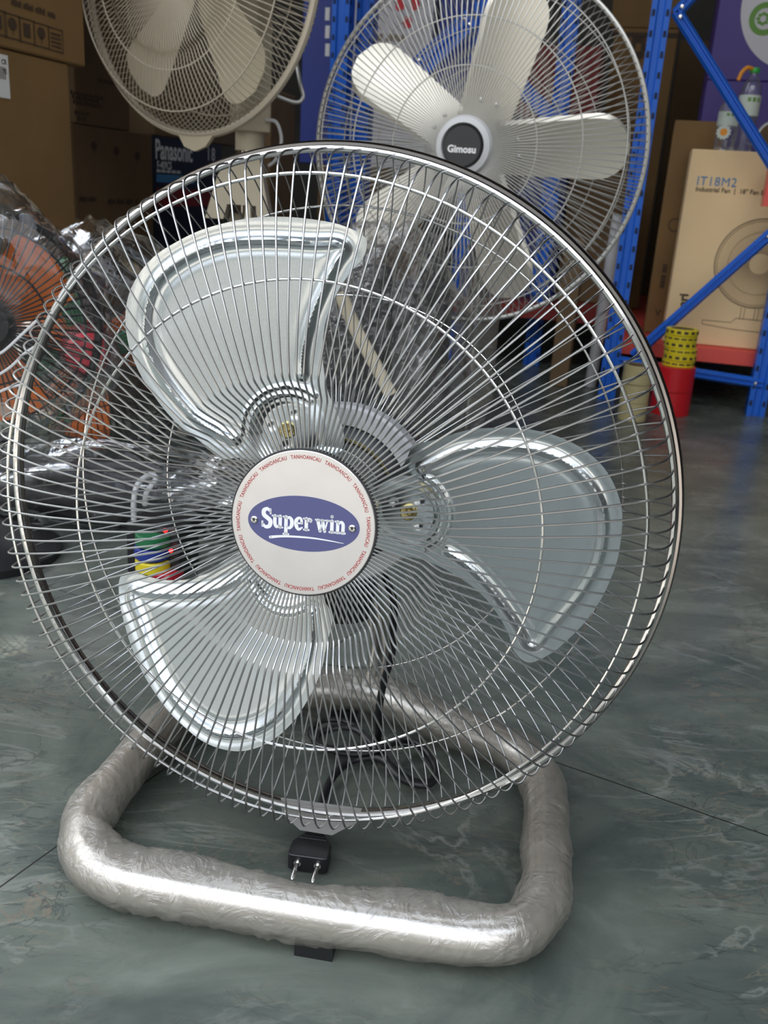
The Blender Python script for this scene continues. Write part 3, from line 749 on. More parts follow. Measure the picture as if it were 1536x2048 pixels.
# ================================================================== LEFT CARDBOARD STACKS
def stack_box(name, x0, Y0, x1, ytop, ybot, m, label, cat='box', depth=.40, P=None, group=None, top_ref=None):
    """a carton whose visible side runs back along UY from the pixel column x0 (at distance Y0) to x1"""
    P = at(x0, 300, Y0) if P is None else P
    A = on_wall(x0, ytop, P, UY); B = on_wall(x1, ytop, P, UY)
    zt = A.z if top_ref is None else top_ref
    zb = on_wall(x0, ybot, P, UY).z if isinstance(ybot, (int, float)) and ybot > 5 else ybot
    a = V((A.x, A.y, 0)); b = V((B.x, B.y, 0)); L_ = (b - a).length
    org = (a + b) / 2 - UX * depth / 2; org.z = zb
    mb = MB()
    bq = [a, b, b - UX * depth, a - UX * depth]
    mb.hexa([V((p.x, p.y, zb)) for p in bq], [V((p.x, p.y, zt)) for p in bq])
    o = mb.build(name, m, org=org, smooth=False); tag(o, label, cat, group)
    bv = o.modifiers.new('bevel', 'BEVEL'); bv.width = .004; bv.segments = 2
    Fw = lambda x, y, z: a + UY * x + V((0, 0, zb + y)) + UX * z    # face frame: x back along the wall, y up
    Fw.L = L_; Fw.H = zt - zb
    return o, Fw
MERGE = {'symbol_print', 'text_print', 'mark_print', 'white_marks', 'red_flower', 'rotor_print', 'label_print', 'fan_drawing', 'green_emblem', 'black_print', 'red_stripe', 'blue_stripe', 'round_mark_fill'}
def attach(mb, name, m, parent, label=None, fix=False):
    if name in MERGE:      # printed pattern belongs to the surface it is printed on
        me = parent.data; n0 = len(me.vertices); off = parent.location
        vs = [tuple(v.co) for v in me.vertices] + [tuple(V(p) - off) for p in mb.v]
        fs = [tuple(p.vertices) for p in me.polygons] + [tuple(i + n0 for i in f) for f in mb.f]
        mi = [p.material_index for p in me.polygons] + [len(me.materials)] * len(mb.f)
        sm = [p.use_smooth for p in me.polygons] + [False] * len(mb.f)
        ms = list(me.materials) + [m]
        nm = bpy.data.meshes.new(me.name); nm.from_pydata(vs, [], fs)
        for q in ms: nm.materials.append(q)
        nm.polygons.foreach_set('material_index', mi); nm.polygons.foreach_set('use_smooth', sm)
        if any(sm): nm.set_sharp_from_angle(angle=math.radians(38))
        nm.update(); parent.data = nm
        return parent
    o = mb.build(name, m, smooth=False, org=ORG[parent] if False else parent.location, fix=fix)
    o.parent = parent; o.location = (0, 0, 0)
    if label: o['label'] = label
    return o
def rect(mb, F, x0, y0, x1, y1, z=.0012):
    mb.add([F(x0, y0, z), F(x1, y0, z), F(x1, y1, z), F(x0, y1, z)], [(0, 1, 2, 3)])
def orect(mb, F, x0, y0, x1, y1, t, z=.0012):
    rect(mb, F, x0, y0, x1, y0 + t, z); rect(mb, F, x0, y1 - t, x1, y1, z); rect(mb, F, x0, y0, x0 + t, y1, z); rect(mb, F, x1 - t, y0, x1, y1, z)
def disc2(mb, F, cx, cy, r, z=.0012, n=16, sx=1.0): mb.add([F(cx + sx * r * math.cos(2 * PI * k / n), cy + r * math.sin(2 * PI * k / n), z) for k in range(n)], [tuple(range(n))])

def blur_line(mb, F, cx, cy, w_, h_, z=.0014, vert=False):
    # a line of print too blurred to read: a run of short marks
    x = -w_ / 2; k = 0
    while x < w_ / 2:
        d = h_ * (.45 + .35 * ((k * 7) % 5) / 5)
        if k % 6 != 5:
            if vert: rect(mb, F, cx - h_ / 2, cy + x, cx + h_ / 2, cy + x + d * .8, z)
            else: rect(mb, F, cx + x, cy - h_ / 2, cx + x + d * .8, cy + h_ / 2 * (1 if k % 3 else .5), z)
        x += d; k += 1
# nearest column: two cartons, one on the other
Pn = at(140, 300, 1.95)
start = -300
lo, Flo = stack_box('cardboard_box', -70, 0, 137, 130, 0.0, card, 'tall plain brown carton with white barcode label, at the left edge', P=Pn, top_ref=on_wall(135, 128, Pn, UY).z)
xl = Flo.L; 
mb = MB()
a_ = on_wall(-40, 105, Pn, UY); b_ = on_wall(20, 200, Pn, UY)
def fx(px, py): p = on_wall(px, py, Pn, UY); q = p - Flo(0, 0, 0); return q.dot(UY), p.z
x0_, y1_ = fx(-60, 100); x1_, y0_ = fx(20, 198); _, y1_ = fx(18, 112)
rect(mb, Flo, x0_, y0_, x1_, y1_); attach(mb, 'white_label', print_white, lo)
mb = MB()
for q in range(9): rect(mb, Flo, x1_ - .048 + q * .0045, y0_ + .030, x1_ - .048 + q * .0045 + .0022, y0_ + .050, .0016)
put_text(mb, 'CR', .011, Flo, x1_ - .012, y1_ - .012, .0016, .0003); put_text(mb, 'YS', .011, Flo, x1_ - .012, y1_ - .027, .0016, .0003)
attach(mb, 'label_print', print_dark, lo)
up, Fup = stack_box('cardboard_box', -70, 0, 158, -200, 0, card, 'brown carton printed with handling symbols, top of the left stack', P=on_wall(137, 130, Pn, UY) + UX * .004, top_ref=1.25)
# lift it on top of the lower one
zt_lo = Flo(0, Flo.H, 0).z
me_ = up.data
zb_up = min(v.co.z for v in me_.vertices) + up.location.z
for v in me_.vertices:
    if v.co.z + up.location.z < zb_up + .001: v.co.z = zt_lo + .001 - up.location.z
PU = Fup(0, 0, 0)
def fu(px, py): p = on_wall(px, py, PU, UY); return (p - V((PU.x, PU.y, 0))).dot(UY), p.z - PU.z
mb = MB()
for q in range(5):
    x0_, ya = fu(-18 + q * 29, 0); x1_, _ = fu(8 + q * 28.5, 0)
    _, yt = fu(0, 30 + q * 7 + (x0_ * 0)); _, yb = fu(0, 63 + q * 7)
    xc_, yc_ = fu(-5 + q * 29, 44 + q * 9)
    wq = .046; hq = .040
    orect(mb, Fup, xc_ - wq / 2, yc_ - hq / 2, xc_ + wq / 2, yc_ + hq / 2, .002)
    if q in (1, 3): disc2(mb, Fup, xc_, yc_ + .004, .010, sx=1.2); rect(mb, Fup, xc_ - .001, yc_ - .014, xc_ + .001, yc_)
    elif q in (0, 2): rect(mb, Fup, xc_ - .010, yc_ - .010, xc_ + .010, yc_ + .012)
    else:
        for t_ in range(4): rect(mb, Fup, xc_ - .016, yc_ - .013 + t_ * .007, xc_ + .016, yc_ - .010 + t_ * .007)
xc_, yc_ = fu(60, 15); blur_line(mb, Fup, xc_, yc_, .11, .010)
xc_, yc_ = fu(103, 30); blur_line(mb, Fup, xc_, yc_, .02, .009)
attach(mb, 'symbol_print', print_dark, up)

# second column behind: a tall dark carton above a marked one
Pm = at(146, 300, 2.16)
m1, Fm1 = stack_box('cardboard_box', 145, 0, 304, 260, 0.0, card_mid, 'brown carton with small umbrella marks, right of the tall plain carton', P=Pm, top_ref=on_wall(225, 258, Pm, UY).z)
def fm_(px, py, F=Fm1): p = on_wall(px, py, Pm, UY); return (p - V((F(0, 0, 0).x, F(0, 0, 0).y, 0))).dot(UY), p.z - F(0, 0, 0).z
mb = MB()
for (px, py) in ((187, 292), (232, 302), (274, 312)):
    x_, y_ = fm_(px, py); disc2(mb, Fm1, x_, y_, .010, sx=1.3); rect(mb, Fm1, x_ - .001, y_ - .022, x_ + .001, y_)
x_, y_ = fm_(175, 398); blur_line(mb, Fm1, x_, y_, .07, .011); x_, y_ = fm_(245, 403); blur_line(mb, Fm1, x_, y_, .14, .012)
attach(mb, 'mark_print', print_dark, m1)
zt1 = Fm1(0, Fm1.H, 0).z
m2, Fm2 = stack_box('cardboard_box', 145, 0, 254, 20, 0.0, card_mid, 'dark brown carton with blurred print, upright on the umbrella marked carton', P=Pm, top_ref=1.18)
for v in m2.data.vertices:
    if v.co.z + m2.location.z < .001: v.co.z = zt1 + .001 - m2.location.z
mb = MB()
Fm2b = lambda x, y, z: Fm2(x, y, z)
for q, (py, x0p, x1p) in enumerate(((160, 196, 235), (184, 140, 206), (193, 143, 200), (203, 145, 206), (224, 148, 180), (236, 155, 178))):
    xa, ya = fm_(x0p, py, Fm2); xb, _ = fm_(x1p, py, Fm2)
    for t_ in range(int((xb - xa) / .012)): rect(mb, Fm2, xa + t_ * .012, ya - .004, xa + t_ * .012 + .008, ya + .004 - .002 * (t_ % 2))
attach(mb, 'text_print', print_dark, m2)
# black carton with brand lettering
Pb = at(305, 300, 2.55)
kx, Fk = stack_box('carton', 306, 0, 443, 275, 0.0, card_black, 'black carton with white lettering, under a long brown carton', P=Pb, top_ref=on_wall(370, 280, Pb, UY).z)
def fk(px, py): p = on_wall(px, py, Pb, UY); q = Fk(0, 0, 0); return (p - V((q.x, q.y, 0))).dot(UY), p.z - q.z
mb = MB()
x_, y_ = fk(311, 300); put_text(mb, 'Panasonic', .068, Fk, x_ - .005, y_ + .0, .0014, .0015, 'LEFT', sx=.80)
x_, y_ = fk(313, 330); put_text(mb, 'F-409CS', .026, Fk, x_, y_, .0014, .0006, 'LEFT', sx=.9)
x_, y_ = fk(312, 341); blur_line(mb, Fk, x_ + .07, y_, .14, .008)
x_, y_ = fk(422, 310); put_text(mb, 'l 8', .050, Fk, x_, y_, .0014, .0006)
attach(mb, 'text_print', print_white, kx)
mb = MB(); x_, y_ = fk(312, 356); rect(mb, Fk, x_, y_ - .010, x_ + .22, y_ + .010); attach(mb, 'blue_stripe', print_blue, kx)
mb = MB(); x_, y_ = fk(312, 385); rect(mb, Fk, x_, y_ - .035, x_ + .36, y_ + .010); attach(mb, 'red_stripe', card_red, kx)
ztk = Fk(0, Fk.H, 0).z
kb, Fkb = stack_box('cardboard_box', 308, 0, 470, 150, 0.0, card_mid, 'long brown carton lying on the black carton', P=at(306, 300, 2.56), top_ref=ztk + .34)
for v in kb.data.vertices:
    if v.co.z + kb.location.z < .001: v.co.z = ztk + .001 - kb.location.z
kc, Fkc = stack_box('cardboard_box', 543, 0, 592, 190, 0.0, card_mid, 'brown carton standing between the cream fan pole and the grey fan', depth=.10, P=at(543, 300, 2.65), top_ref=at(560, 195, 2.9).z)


# ================================================================== RACK (right)
def post(name, P, Q, parent, wd=.050, dp=.055):
    """an open channel upright from P up to Q with punched slots on two faces"""
    P = V(P); Q = V(Q); H = (Q - P).length
    F = lambda x, y, z: P + UX * x - UY * y + V((0, 0, z))
    mb = MB(); t = .003
    sec = [(-wd / 2, dp / 2), (-wd / 2 + .014, dp / 2 + .0), (-wd / 2 + .018, dp / 2 - .006), (wd / 2 - .018, dp / 2 - .006), (wd / 2 - .014, dp / 2), (wd / 2, dp / 2), (wd / 2, -dp / 2), (wd / 2 - .012, -dp / 2), (wd / 2 - .012, -dp / 2 + t), (wd / 2 - t, -dp / 2 + t), (wd / 2 - t, dp / 2 - t), (wd / 2 - .012, dp / 2 - t), (wd / 2 - .017, dp / 2 - .006 - t), (-wd / 2 + .017, dp / 2 - .006 - t), (-wd / 2 + .012, dp / 2 - t), (-wd / 2 + t, dp / 2 - t), (-wd / 2 + t, -dp / 2 + t), (-wd / 2 + .012, -dp / 2 + t), (-wd / 2 + .012, -dp / 2), (-wd / 2, -dp / 2)]
    n = len(sec)
    mb.add([F(x, y, 0) for x, y in sec] + [F(x, y, H) for x, y in sec], [(i, (i + 1) % n, n + (i + 1) % n, n + i) for i in range(n)] + [tuple(range(n))[::-1], tuple(range(n, 2 * n))])
    mb.cur = 1
    z = .03
    while z < H - .02:
        for xs in (-wd / 2 + .007, wd / 2 - .007):
            mb.add([F(xs - .0045, dp / 2 + .0006, z), F(xs + .0045, dp / 2 + .0006, z), F(xs + .0035, dp / 2 + .0006, z + .016), F(xs - .0035, dp / 2 + .0006, z + .016)], [(0, 1, 2, 3)])
        for ys in (dp / 2 - .016, ):
            for xx in (-wd / 2 - .0006, wd / 2 + .0006):
                mb.add([F(xx, ys - .006, z), F(xx, ys + .006, z), F(xx, ys + .004, z + .018), F(xx, ys - .004, z + .018)], [(0, 1, 2, 3)])
        z += .050
    return mb.build('upright', [rack_blue, steel_hole], parent, smooth=False, fix=False)
def brace(P, Q, parent, name='brace', wd=.030):
    P, Q = V(P), V(Q); t = (Q - P).normalized(); n_ = UY * -1; b_ = t.cross(n_).normalized(); mb = MB()
    h = wd / 2
    sec = [(-h, 0), (-h + .007, .010), (-h + .010, .010), (-h + .013, .003), (h - .013, .003), (h - .010, .010), (h - .007, .010), (h, 0), (h, -.004), (-h, -.004)]
    n = len(sec)
    mb.add([P + b_ * x + n_ * y for x, y in sec] + [Q + b_ * x + n_ * y for x, y in sec], [(i, (i + 1) % n, n + (i + 1) % n, n + i) for i in range(n)] + [tuple(range(n))[::-1], tuple(range(n, 2 * n))])
    o = mb.build(name, rack_blue, parent, smooth=False)
    for E in (P + t * .02, Q - t * .02):
        m2_ = MB(); Fq = frame(E + n_ * .011, a=n_, u=t, v=b_); m2_.lathe(Fq, [(.0001, .004), (.004, .003), (.006, 0)], 10); m2_.build('bolt', chrome_ring, o)
    return o
PR = V((1.062, 2.672, 0)); PL = PR - UX * .425
rack = empty('storage_rack', (.85, 2.95, 0), 'blue steel storage rack with slotted uprights and salmon red beam, on the right', 'rack')
TOPZ = 1.35
post('upright', PR, PR + V((0, 0, TOPZ)), rack); post('upright', PL, PL + V((0, 0, TOPZ)), rack)
Pf = PR; 
def rk(px, py): return on_wall(px, py, PR - UY * .02, UX)
brace(rk(1352, 22), rk(1548, 335), rack); brace(rk(1266, 712), rk(1548, 462), rack); brace(rk(1236, 722), rk(1525, 768), rack); brace(rk(1352, 28), rk(1440, -70), rack)
# far end frame of the rack and beams running back
bk = UY * 1.55
for B_ in (PR + bk, PL + bk): post('upright', B_, B_ + V((0, 0, TOPZ)), rack)
zs_ = rk(1450, 705).z
def beam(A, B, z, m=rack_red, h_=.040, wd=.035):
    mb = MB(); A, B = V(A), V(B); t = (B - A).normalized(); n_ = V((-t.y, t.x, 0)) * wd / 2
    b = [A - n_, B - n_, B + n_, A + n_]
    mb.hexa([V((p.x, p.y, z - h_)) for p in b], [V((p.x, p.y, z)) for p in b]); return mb.build('beam', m, rack, smooth=False)
beam(PR + UY * .03, PR + bk, zs_); beam(PL + UY * .03, PL + bk, zs_)
beam(PL + UY * .05, PR + UY * .05, zs_)
mb = MB(); b = [PL + UY * .06, PR + UY * .06, PR + bk, PL + bk]; mb.hexa([V((p.x, p.y, zs_ - .012)) for p in b], [V((p.x, p.y, zs_ + .002)) for p in b])
mb.build('shelf_panel', rack_red, rack, smooth=False)
# red beam connector at the right upright
mb = MB(); c_ = rk(1535, 362); mb.box(c_ + V((.012, -.01, 0)), (.035, .06, .13), R14); mb.build('beam_connector', rack_red, rack, smooth=False)

# cartons on the shelf
def face_box(name, P, L_, H_, D_, zb, m, label, cat='box', group=None):
    """front face runs from P along UX; box goes back along UY"""
    P = V((P[0], P[1], 0)); b = [P, P + UX * L_, P + UX * L_ + UY * D_, P + UY * D_]
    org = P + UX * L_ / 2 + UY * D_ / 2; org.z = zb
    mb = MB(); mb.hexa([V((p.x, p.y, zb)) for p in b], [V((p.x, p.y, zb + H_)) for p in b])
    o = mb.build(name, m, org=org, smooth=False); tag(o, label, cat, group)
    bv = o.modifiers.new('bevel', 'BEVEL'); bv.width = .004; bv.segments = 2
    F = lambda x, y, z: P + UX * x + V((0, 0, zb + y)) - UY * z
    return o, F
PI_ = on_wall(1322, 690, PR + UY * .075, UX); zi = zs_ + .003
Hi = on_wall(1381, 297, PI_, UX).z - zi
bi, Fi = face_box('fan_carton', PI_, .47, Hi, .15, zi, card_pale, 'pale brown fan carton with blue lettering and fan drawing, on the rack shelf')
def fi(px, py): p = on_wall(px, py, PI_, UX); return (p - V((PI_.x, PI_.y, 0))).dot(UX), p.z - zi
mb = MB(); x_, y_ = fi(1393, 362); x2_, _ = fi(1453, 366); put_text(mb, 'IT18M2', .034, Fi, x_, y_, .0015, .0, 'LEFT', sx=.95, spacing=1.1); attach(mb, 'blue_lettering', print_blue, bi)
mb = MB(); x_, y_ = fi(1391, 378); put_text(mb, 'Industrial Fan  |  18" Fan Blade', .0178, Fi, x_, y_, .0015, .0002, 'LEFT', sx=.98)
attach(mb, 'small_lettering', print_dark, bi)
mb = MB(); x_, y_ = fi(1367, 600); put_text(mb, 'ari', .036, Fi, x_ - .0, y_ + .0, .0015, .0012, 'CENTER', rot=PI / 2); attach(mb, 'side_lettering', print_dark, bi)
mb = MB(); cxf, cyf = fi(1520, 528)
Fz = lambda x, y, z: Fi(cxf + x, cyf + y, z)
def ring2(mb, F, r, t, z=.0015, n=72, cx=0, cy=0):
    vs = []
    for rr in (r, r - t):
        vs += [F(cx + rr * math.cos(2 * PI * k / n), cy + rr * math.sin(2 * PI * k / n), z) for k in range(n)]
    mb.add(vs, [(k, (k + 1) % n, n + (k + 1) % n, n + k) for k in range(n)])
RF = .125
for r_, t_ in ((RF, .0030), (RF * .94, .0012), (RF * .70, .0010), (RF * .25, .0015)): ring2(mb, Fz, r_, t_)
for k in range(110):
    a = 2 * PI * k / 110; d = V((math.cos(a), math.sin(a), 0)); p0 = d * RF * .26; p1 = d * RF * .99; n_ = V((-d.y, d.x, 0)) * .0004
    mb.add([Fz(*(p0 - n_).xy, .0015), Fz(*(p1 - n_).xy, .0015), Fz(*(p1 + n_).xy, .0015), Fz(*(p0 + n_).xy, .0015)], [(0, 1, 2, 3)])
def ln(x0, y0, x1, y1, t=.0016):
    d = V((x1 - x0, y1 - y0, 0)).normalized(); n_ = V((-d.y, d.x, 0)) * t / 2
    mb.add([Fz(x0 - n_.x, y0 - n_.y, .0015), Fz(x1 - n_.x, y1 - n_.y, .0015), Fz(x1 + n_.x, y1 + n_.y, .0015), Fz(x0 + n_.x, y0 + n_.y, .0015)], [(0, 1, 2, 3)])
for x_ in (-.028, -.018, .010, .020): ln(x_, -RF, x_, -RF - .035)
pl = [(-.13, -RF - .045), (-.05, -RF - .045), (-.038, -RF - .032), (.06, -RF - .032), (.075, -RF - .055), (.075, -RF - .068), (-.05, -RF - .064), (-.13, -RF - .056), (-.13, -RF - .045)]
for p_, q_ in zip(pl[:-1], pl[1:]): ln(*p_, *q_)
attach(mb, 'fan_drawing', print_grey, bi)
# taller carton just behind it, left side showing
Pj = on_wall(1290, 640, PR + UY * .24, UX)
bj, Fj = face_box('cardboard_box', Pj, (on_wall(1398, 260, Pj, UX) - on_wall(1361, 260, Pj, UX)).length + .09, on_wall(1361, 240, Pj, UX).z - zs_ - .003, .14, zs_ + .003, card, 'brown carton with arrow marks, squeezed behind the pale fan carton')
mb = MB()
def fj(px, py): p = on_wall(px, py, Pj, UX); return (p - V((Pj.x, Pj.y, 0))).dot(UX), p.z - zs_ - .003
x_, y_ = fj(1327, 553); blur_line(mb, Fj, x_, y_, .07, .014, vert=True); x_, y_ = fj(1317, 625); put_text(mb, '<', .035, Fj, x_, y_, .0015, .0008, rot=PI / 2)
x_, y_ = fj(1350, 450); ring2(mb, Fj, .020, .003, cx=x_, cy=y_)
attach(mb, 'mark_print', print_dark, bj)
# things deeper on the rack between the uprights
Pd = on_wall(1296, 600, PR + UY * .80, UX)
bd, Fd = face_box('cardboard_box', Pd, .20, .42, .30, zs_ + .003, card_mid, 'dim brown carton deep on the shelf behind the left upright')
# purple cartons behind, two high
zp = Hi * .42 + zi
Pp = on_wall(1392, 300, PR + UY * .40, UX)
seam = on_wall(1440, 160, Pp, UX).z
sup, _ = face_box('cardboard_box', Pp + UX * .0, .50, on_wall(1392, 296, Pp, UX).z - .02 - zs_ - .003, .34, zs_ + .003, card_mid, 'plain carton hidden behind the fan carton under the purple cartons')
zsup = on_wall(1392, 296, Pp, UX).z - .019
p1_, Fp1 = face_box('carton', Pp, .50, seam - zsup - .001, .34, zsup, card_purple, 'purple carton behind the two water bottles, lower of the two')
p2_, Fp2 = face_box('carton', Pp, .50, 1.36 - seam, .34, seam, card_purple, 'purple carton with big white circle and green ring emblem, upper right')
def fp(px, py, z0): p = on_wall(px, py, Pp, UX); return (p - V((Pp.x, Pp.y, 0))).dot(UX), p.z - z0
xc, yc = fp(1610, 10, seam); xe, ye = fp(1483, 10, seam); rc = abs(xe - xc)
def clip_disc(mb, F, cx, cy, r, x_hi, y_lo, y_hi, z):
    pts = []
    for k in range(120):
        a = 2 * PI * k / 120; x = min(cx + r * math.cos(a), x_hi); y = min(max(cy + r * math.sin(a), y_lo), y_hi)
        pts.append(F(x, y, z))
    mb.add(pts, [tuple(range(120))])
mb = MB(); clip_disc(mb, Fp2, xc, yc, rc, .495, .003, 1.35 - seam, .0014); attach(mb, 'white_circle', card_white, p2_)
xg, yg = fp(1530, 38, seam); rg_ = abs(fp(1498, 38, seam)[0] - xg)
mb = MB(); ring2(mb, Fp2, rg_, rg_ * .36, .0022, cx=xg, cy=yg)
for k in range(8):
    a = 2 * PI * k / 8; disc2(mb, Fp2, xg + rg_ * .30 * math.cos(a) - rg_ * .12, yg + rg_ * .30 * math.sin(a), rg_ * .11, .0022, 10, 1.3)
attach(mb, 'green_emblem', print_green, p2_)
mb = MB(); disc2(mb, Fp2, xg + rg_ * .95, yg - rg_ * .9, rg_ * .42, .0026, 24); attach(mb, 'red_dot', print_red, p2_)
xg, yg = fp(1545, 275, zsup); rr_ = abs(fp(1512, 275, zsup)[0] - xg)
mb = MB(); ring2(mb, Fp1, rr_, rr_ * .14, .002, cx=xg, cy=yg); attach(mb, 'round_mark', print_white, p1_)
mb = MB(); disc2(mb, Fp1, xg, yg, rr_ * .86, .0018, 32); attach(mb, 'round_mark_fill', card_mid, p1_)

# water bottles on the fan carton
def bottle(name, px, py_base, py_top, Y, rad, label, cap, grp=None, orange=False):
    b0 = at(px, py_base, Y); top = at(px, py_top, Y).z
    zb = zi + Hi + .001
    r = empty(name, (b0.x, b0.y, zb), label, 'bottle', grp); H_ = top - zb
    F = lambda x, y, z: V((b0.x + x, b0.y + y, zb + z))
    mb = MB(); prof = [(.0001, .002), (rad * .8, .0), (rad, .006)]
    for q in range(7): prof += [(rad * .95, H_ * (.06 + .055 * q)), (rad, H_ * (.085 + .055 * q))]
    prof += [(rad, H_ * .68), (rad * .9, H_ * .78), (rad * .5, H_ * .88), (rad * .36, H_ * .92), (rad * .36, H_ * .96)]
    mb.lathe(F, prof, 32); mb.build('body', bottle_pl, r)
    mb = MB(); mb.lathe(F, [(rad * 1.02, H_ * .44), (rad * 1.02, H_ * .68)], 32); lb = mb.build('label', label_pale, r)
    mb = MB()
    for q in range(3): mb.add([F(rad * 1.03 * math.cos(-PI / 2 + a), rad * 1.03 * math.sin(-PI / 2 + a), z) for a, z in ((-.5 + q * .45, H_ * .60), (-.2 + q * .45, H_ * .60), (-.2 + q * .45, H_ * .65), (-.5 + q * .45, H_ * .65))], [(0, 1, 2, 3)])
    mb.build('label_print', print_green, lb, smooth=False, fix=False)
    if cap:
        mb = MB(); mb.lathe(F, [(.0001, H_), (rad * .42, H_), (rad * .46, H_ * .985), (rad * .46, H_ * .94), (rad * .36, H_ * .94)], 20); mb.build('cap', cap, r)
    return r, F, H_
Yb = PI_.y + .07
bt1, Fq1, Hq1 = bottle('water_bottle', 1482, 300, 134, Yb + .03, .030, 'clear water bottle with green cap and orange strap, on the fan carton', cap_green)
mb = MB(); mb.tube(spline([Fq1(-.010, -.005, Hq1 * .985), Fq1(-.026, -.01, Hq1 * .99), Fq1(-.040, -.012, Hq1 * .93), Fq1(-.046, -.012, Hq1 * .84)], 6), .0058, 10); mb.build('orange_strap', cap_orange, bt1)
bt2, Fq2, Hq2 = bottle('water_bottle', 1446, 298, 186, Yb - .03, .028, 'crumpled clear bottle with orange flower sticker, left of the green capped bottle', None)
mb = MB()
dv = (V((0, 0, CAM_H)) - Fq2(0, 0, 0)); dv.z = 0; dv.normalize(); sd_ = V((-dv.y, dv.x, 0))
c_ = at(1434, 263, Yb - .06); ctr = V((Fq2(0, 0, 0).x, Fq2(0, 0, 0).y, c_.z)) + dv * .029 - sd_ * 0
fl = frame(ctr, a=dv, u=-sd_ if sd_.x < 0 else sd_, v=V((0, 0, 1)))
mb.add([fl((.021 if k % 2 else .017) * math.cos(2 * PI * k / 24) - .006, (.021 if k % 2 else .017) * math.sin(2 * PI * k / 24), 0) for k in range(24)], [tuple(range(24))]); mb.build('flower_sticker', label_pale, bt2, smooth=False)
mb = MB(); mb.add([fl(.010 * math.cos(2 * PI * k / 12) - .006, .010 * math.sin(2 * PI * k / 12), .0006) for k in range(12)], [tuple(range(12))]); mb.build('flower_centre', cap_orange, bt2, smooth=False)

# tape rolls on the floor by the rack
def roll_stack(cx_, cy_, z0, R, h_, n, m, label_f, name='tape_roll', group=None, dots=False, jitter=.004, hole=.72):
    objs = []
    for k in range(n):
        z = z0 + k * h_; jx, jy = (random.uniform(-jitter, jitter), random.uniform(-jitter, jitter)) if k else (0, 0)
        F = lambda x, y, q, jx=jx, jy=jy, z=z: V((cx_ + jx + x, cy_ + jy + y, z + q))
        mb = MB(); mb.lathe(F, [(R * hole, 0), (R - .001, 0), (R, .001), (R, h_ - .0015), (R - .001, h_ - .0005), (R * hole, h_ - .0005), (R * hole, 0)], 40)
        o = mb.build(name, m, org=(cx_ + jx, cy_ + jy, z)); tag(o, label_f(k), 'tape', group)
        mb = MB(); mb.lathe(F, [(R * hole - .004, 0.0005), (R * hole, .0005), (R * hole, h_ - .001), (R * hole - .004, h_ - .001), (R * hole - .004, .0005)], 30); attach(mb, 'core', card_mid, o)
        if dots:
            mb = MB(); nd = 14
            for q in range(nd):
                a0 = 2 * PI * q / nd + k; w_ = .26 if k % 2 else .34
                zc0, zc1 = (.30, .75) if k % 2 else (.36, .64)
                mb.add([F((R + .0006) * math.cos(a0 + a), (R + .0006) * math.sin(a0 + a), h_ * q_) for a, q_ in ((0, zc0), (w_, zc0), (w_, zc1), (0, zc1))], [(0, 1, 2, 3)])
            attach(mb, 'black_print', print_dark, o)
        objs.append(o)
    return objs
T1 = at(1341, 800, 2.62); hp = at(1345, 730, T1.y).z; hy = at(1350, 655, T1.y).z
Rr = abs(at(1384, 770, T1.y).x - at(1306, 770, T1.y).x) / 2
roll_stack(T1.x, T1.y, 0, Rr, hp / 2, 2, red_plastic, lambda k: ['wide red tape roll on the floor under the red and yellow stack', 'wide red tape roll directly beneath the yellow rolls'][k], jitter=.003, group='red tape rolls by the rack')
Ry = Rr * .80
pos = ['lowest', 'second from bottom', 'third from bottom', 'fourth from bottom', 'fifth from bottom', 'topmost']
roll_stack(T1.x + .004, T1.y, hp, Ry, (hy - hp) / 6, 6, yellow, lambda k: 'yellow tape roll with black print, %s of the yellow stack' % pos[k], group='yellow tape rolls on the red roll', dots=True)
T2 = on_floor(1262, 838); hc = at(1262, 728, T2.y).z; R2_ = abs(at(1290, 780, T2.y).x - at(1233, 780, T2.y).x) / 2
roll_stack(T2.x, T2.y, 0, R2_, hc / 3, 3, gold_tape, lambda k: 'amber clear packing tape roll, %s of the stack beside the blue upright' % ['bottom', 'middle', 'top'][k], group='clear tape rolls by the upright', jitter=.002)

# pale pipe leaning left of the rack
pp = empty('plastic_pipe', at(1185, 730, 2.95), 'pale grey plastic pipe standing left of the blue upright', 'pipe')
mb = MB(); mb.tube([V((at(1190, 700, 2.95).x, 2.95, 0)), at(1238, 430, 2.95)], .019, 18); mb.build('tube', pvc, pp)

# ================================================================== BACK RACK behind the grey fan
rack2 = empty('storage_rack', (.3, 3.9, 0), 'blue storage rack in the dark behind the grey pedestal fan', 'rack')
rack_keep = rack; 
def post2(px, Y, w_=.055):
    p = at(px, 300, Y); return post('upright', V((p.x, p.y, 0)), V((p.x, p.y, 1.6)), rack2, w_, .06)
for px, Y in ((676, 3.2), (722, 3.25), (945, 3.3), (1112, 3.3)): post2(px, Y)
Pz = at(676, 300, 3.2)
def rk2(px, py): return on_wall(px, py, at(900, 300, 3.22), UX)
brace(rk2(830, 130), rk2(940, 30), rack2, wd=.04); brace(rk2(780, 210), rk2(950, 40), rack2, wd=.05); brace(rk2(1030, 160), rk2(1190, 330), rack2, wd=.05)
mb = MB(); A_, B_ = rk2(640, 640), rk2(1230, 640); zb_ = on_floor(1100, 640).z
rack = rack2
beam(rk2(640, 600) + UY * .05, rk2(1240, 600) + UY * .05, .225, card_red, .05, .05)
mb = MB(); a0 = rk2(640, 600) + UY * .08; a1 = rk2(1240, 600) + UY * .08; b = [a0, a1, a1 + UY * .5, a0 + UY * .5]
mb.hexa([V((p.x, p.y, .205)) for p in b], [V((p.x, p.y, .217)) for p in b]); mb.build('shelf_panel', card_red, rack2, smooth=False)
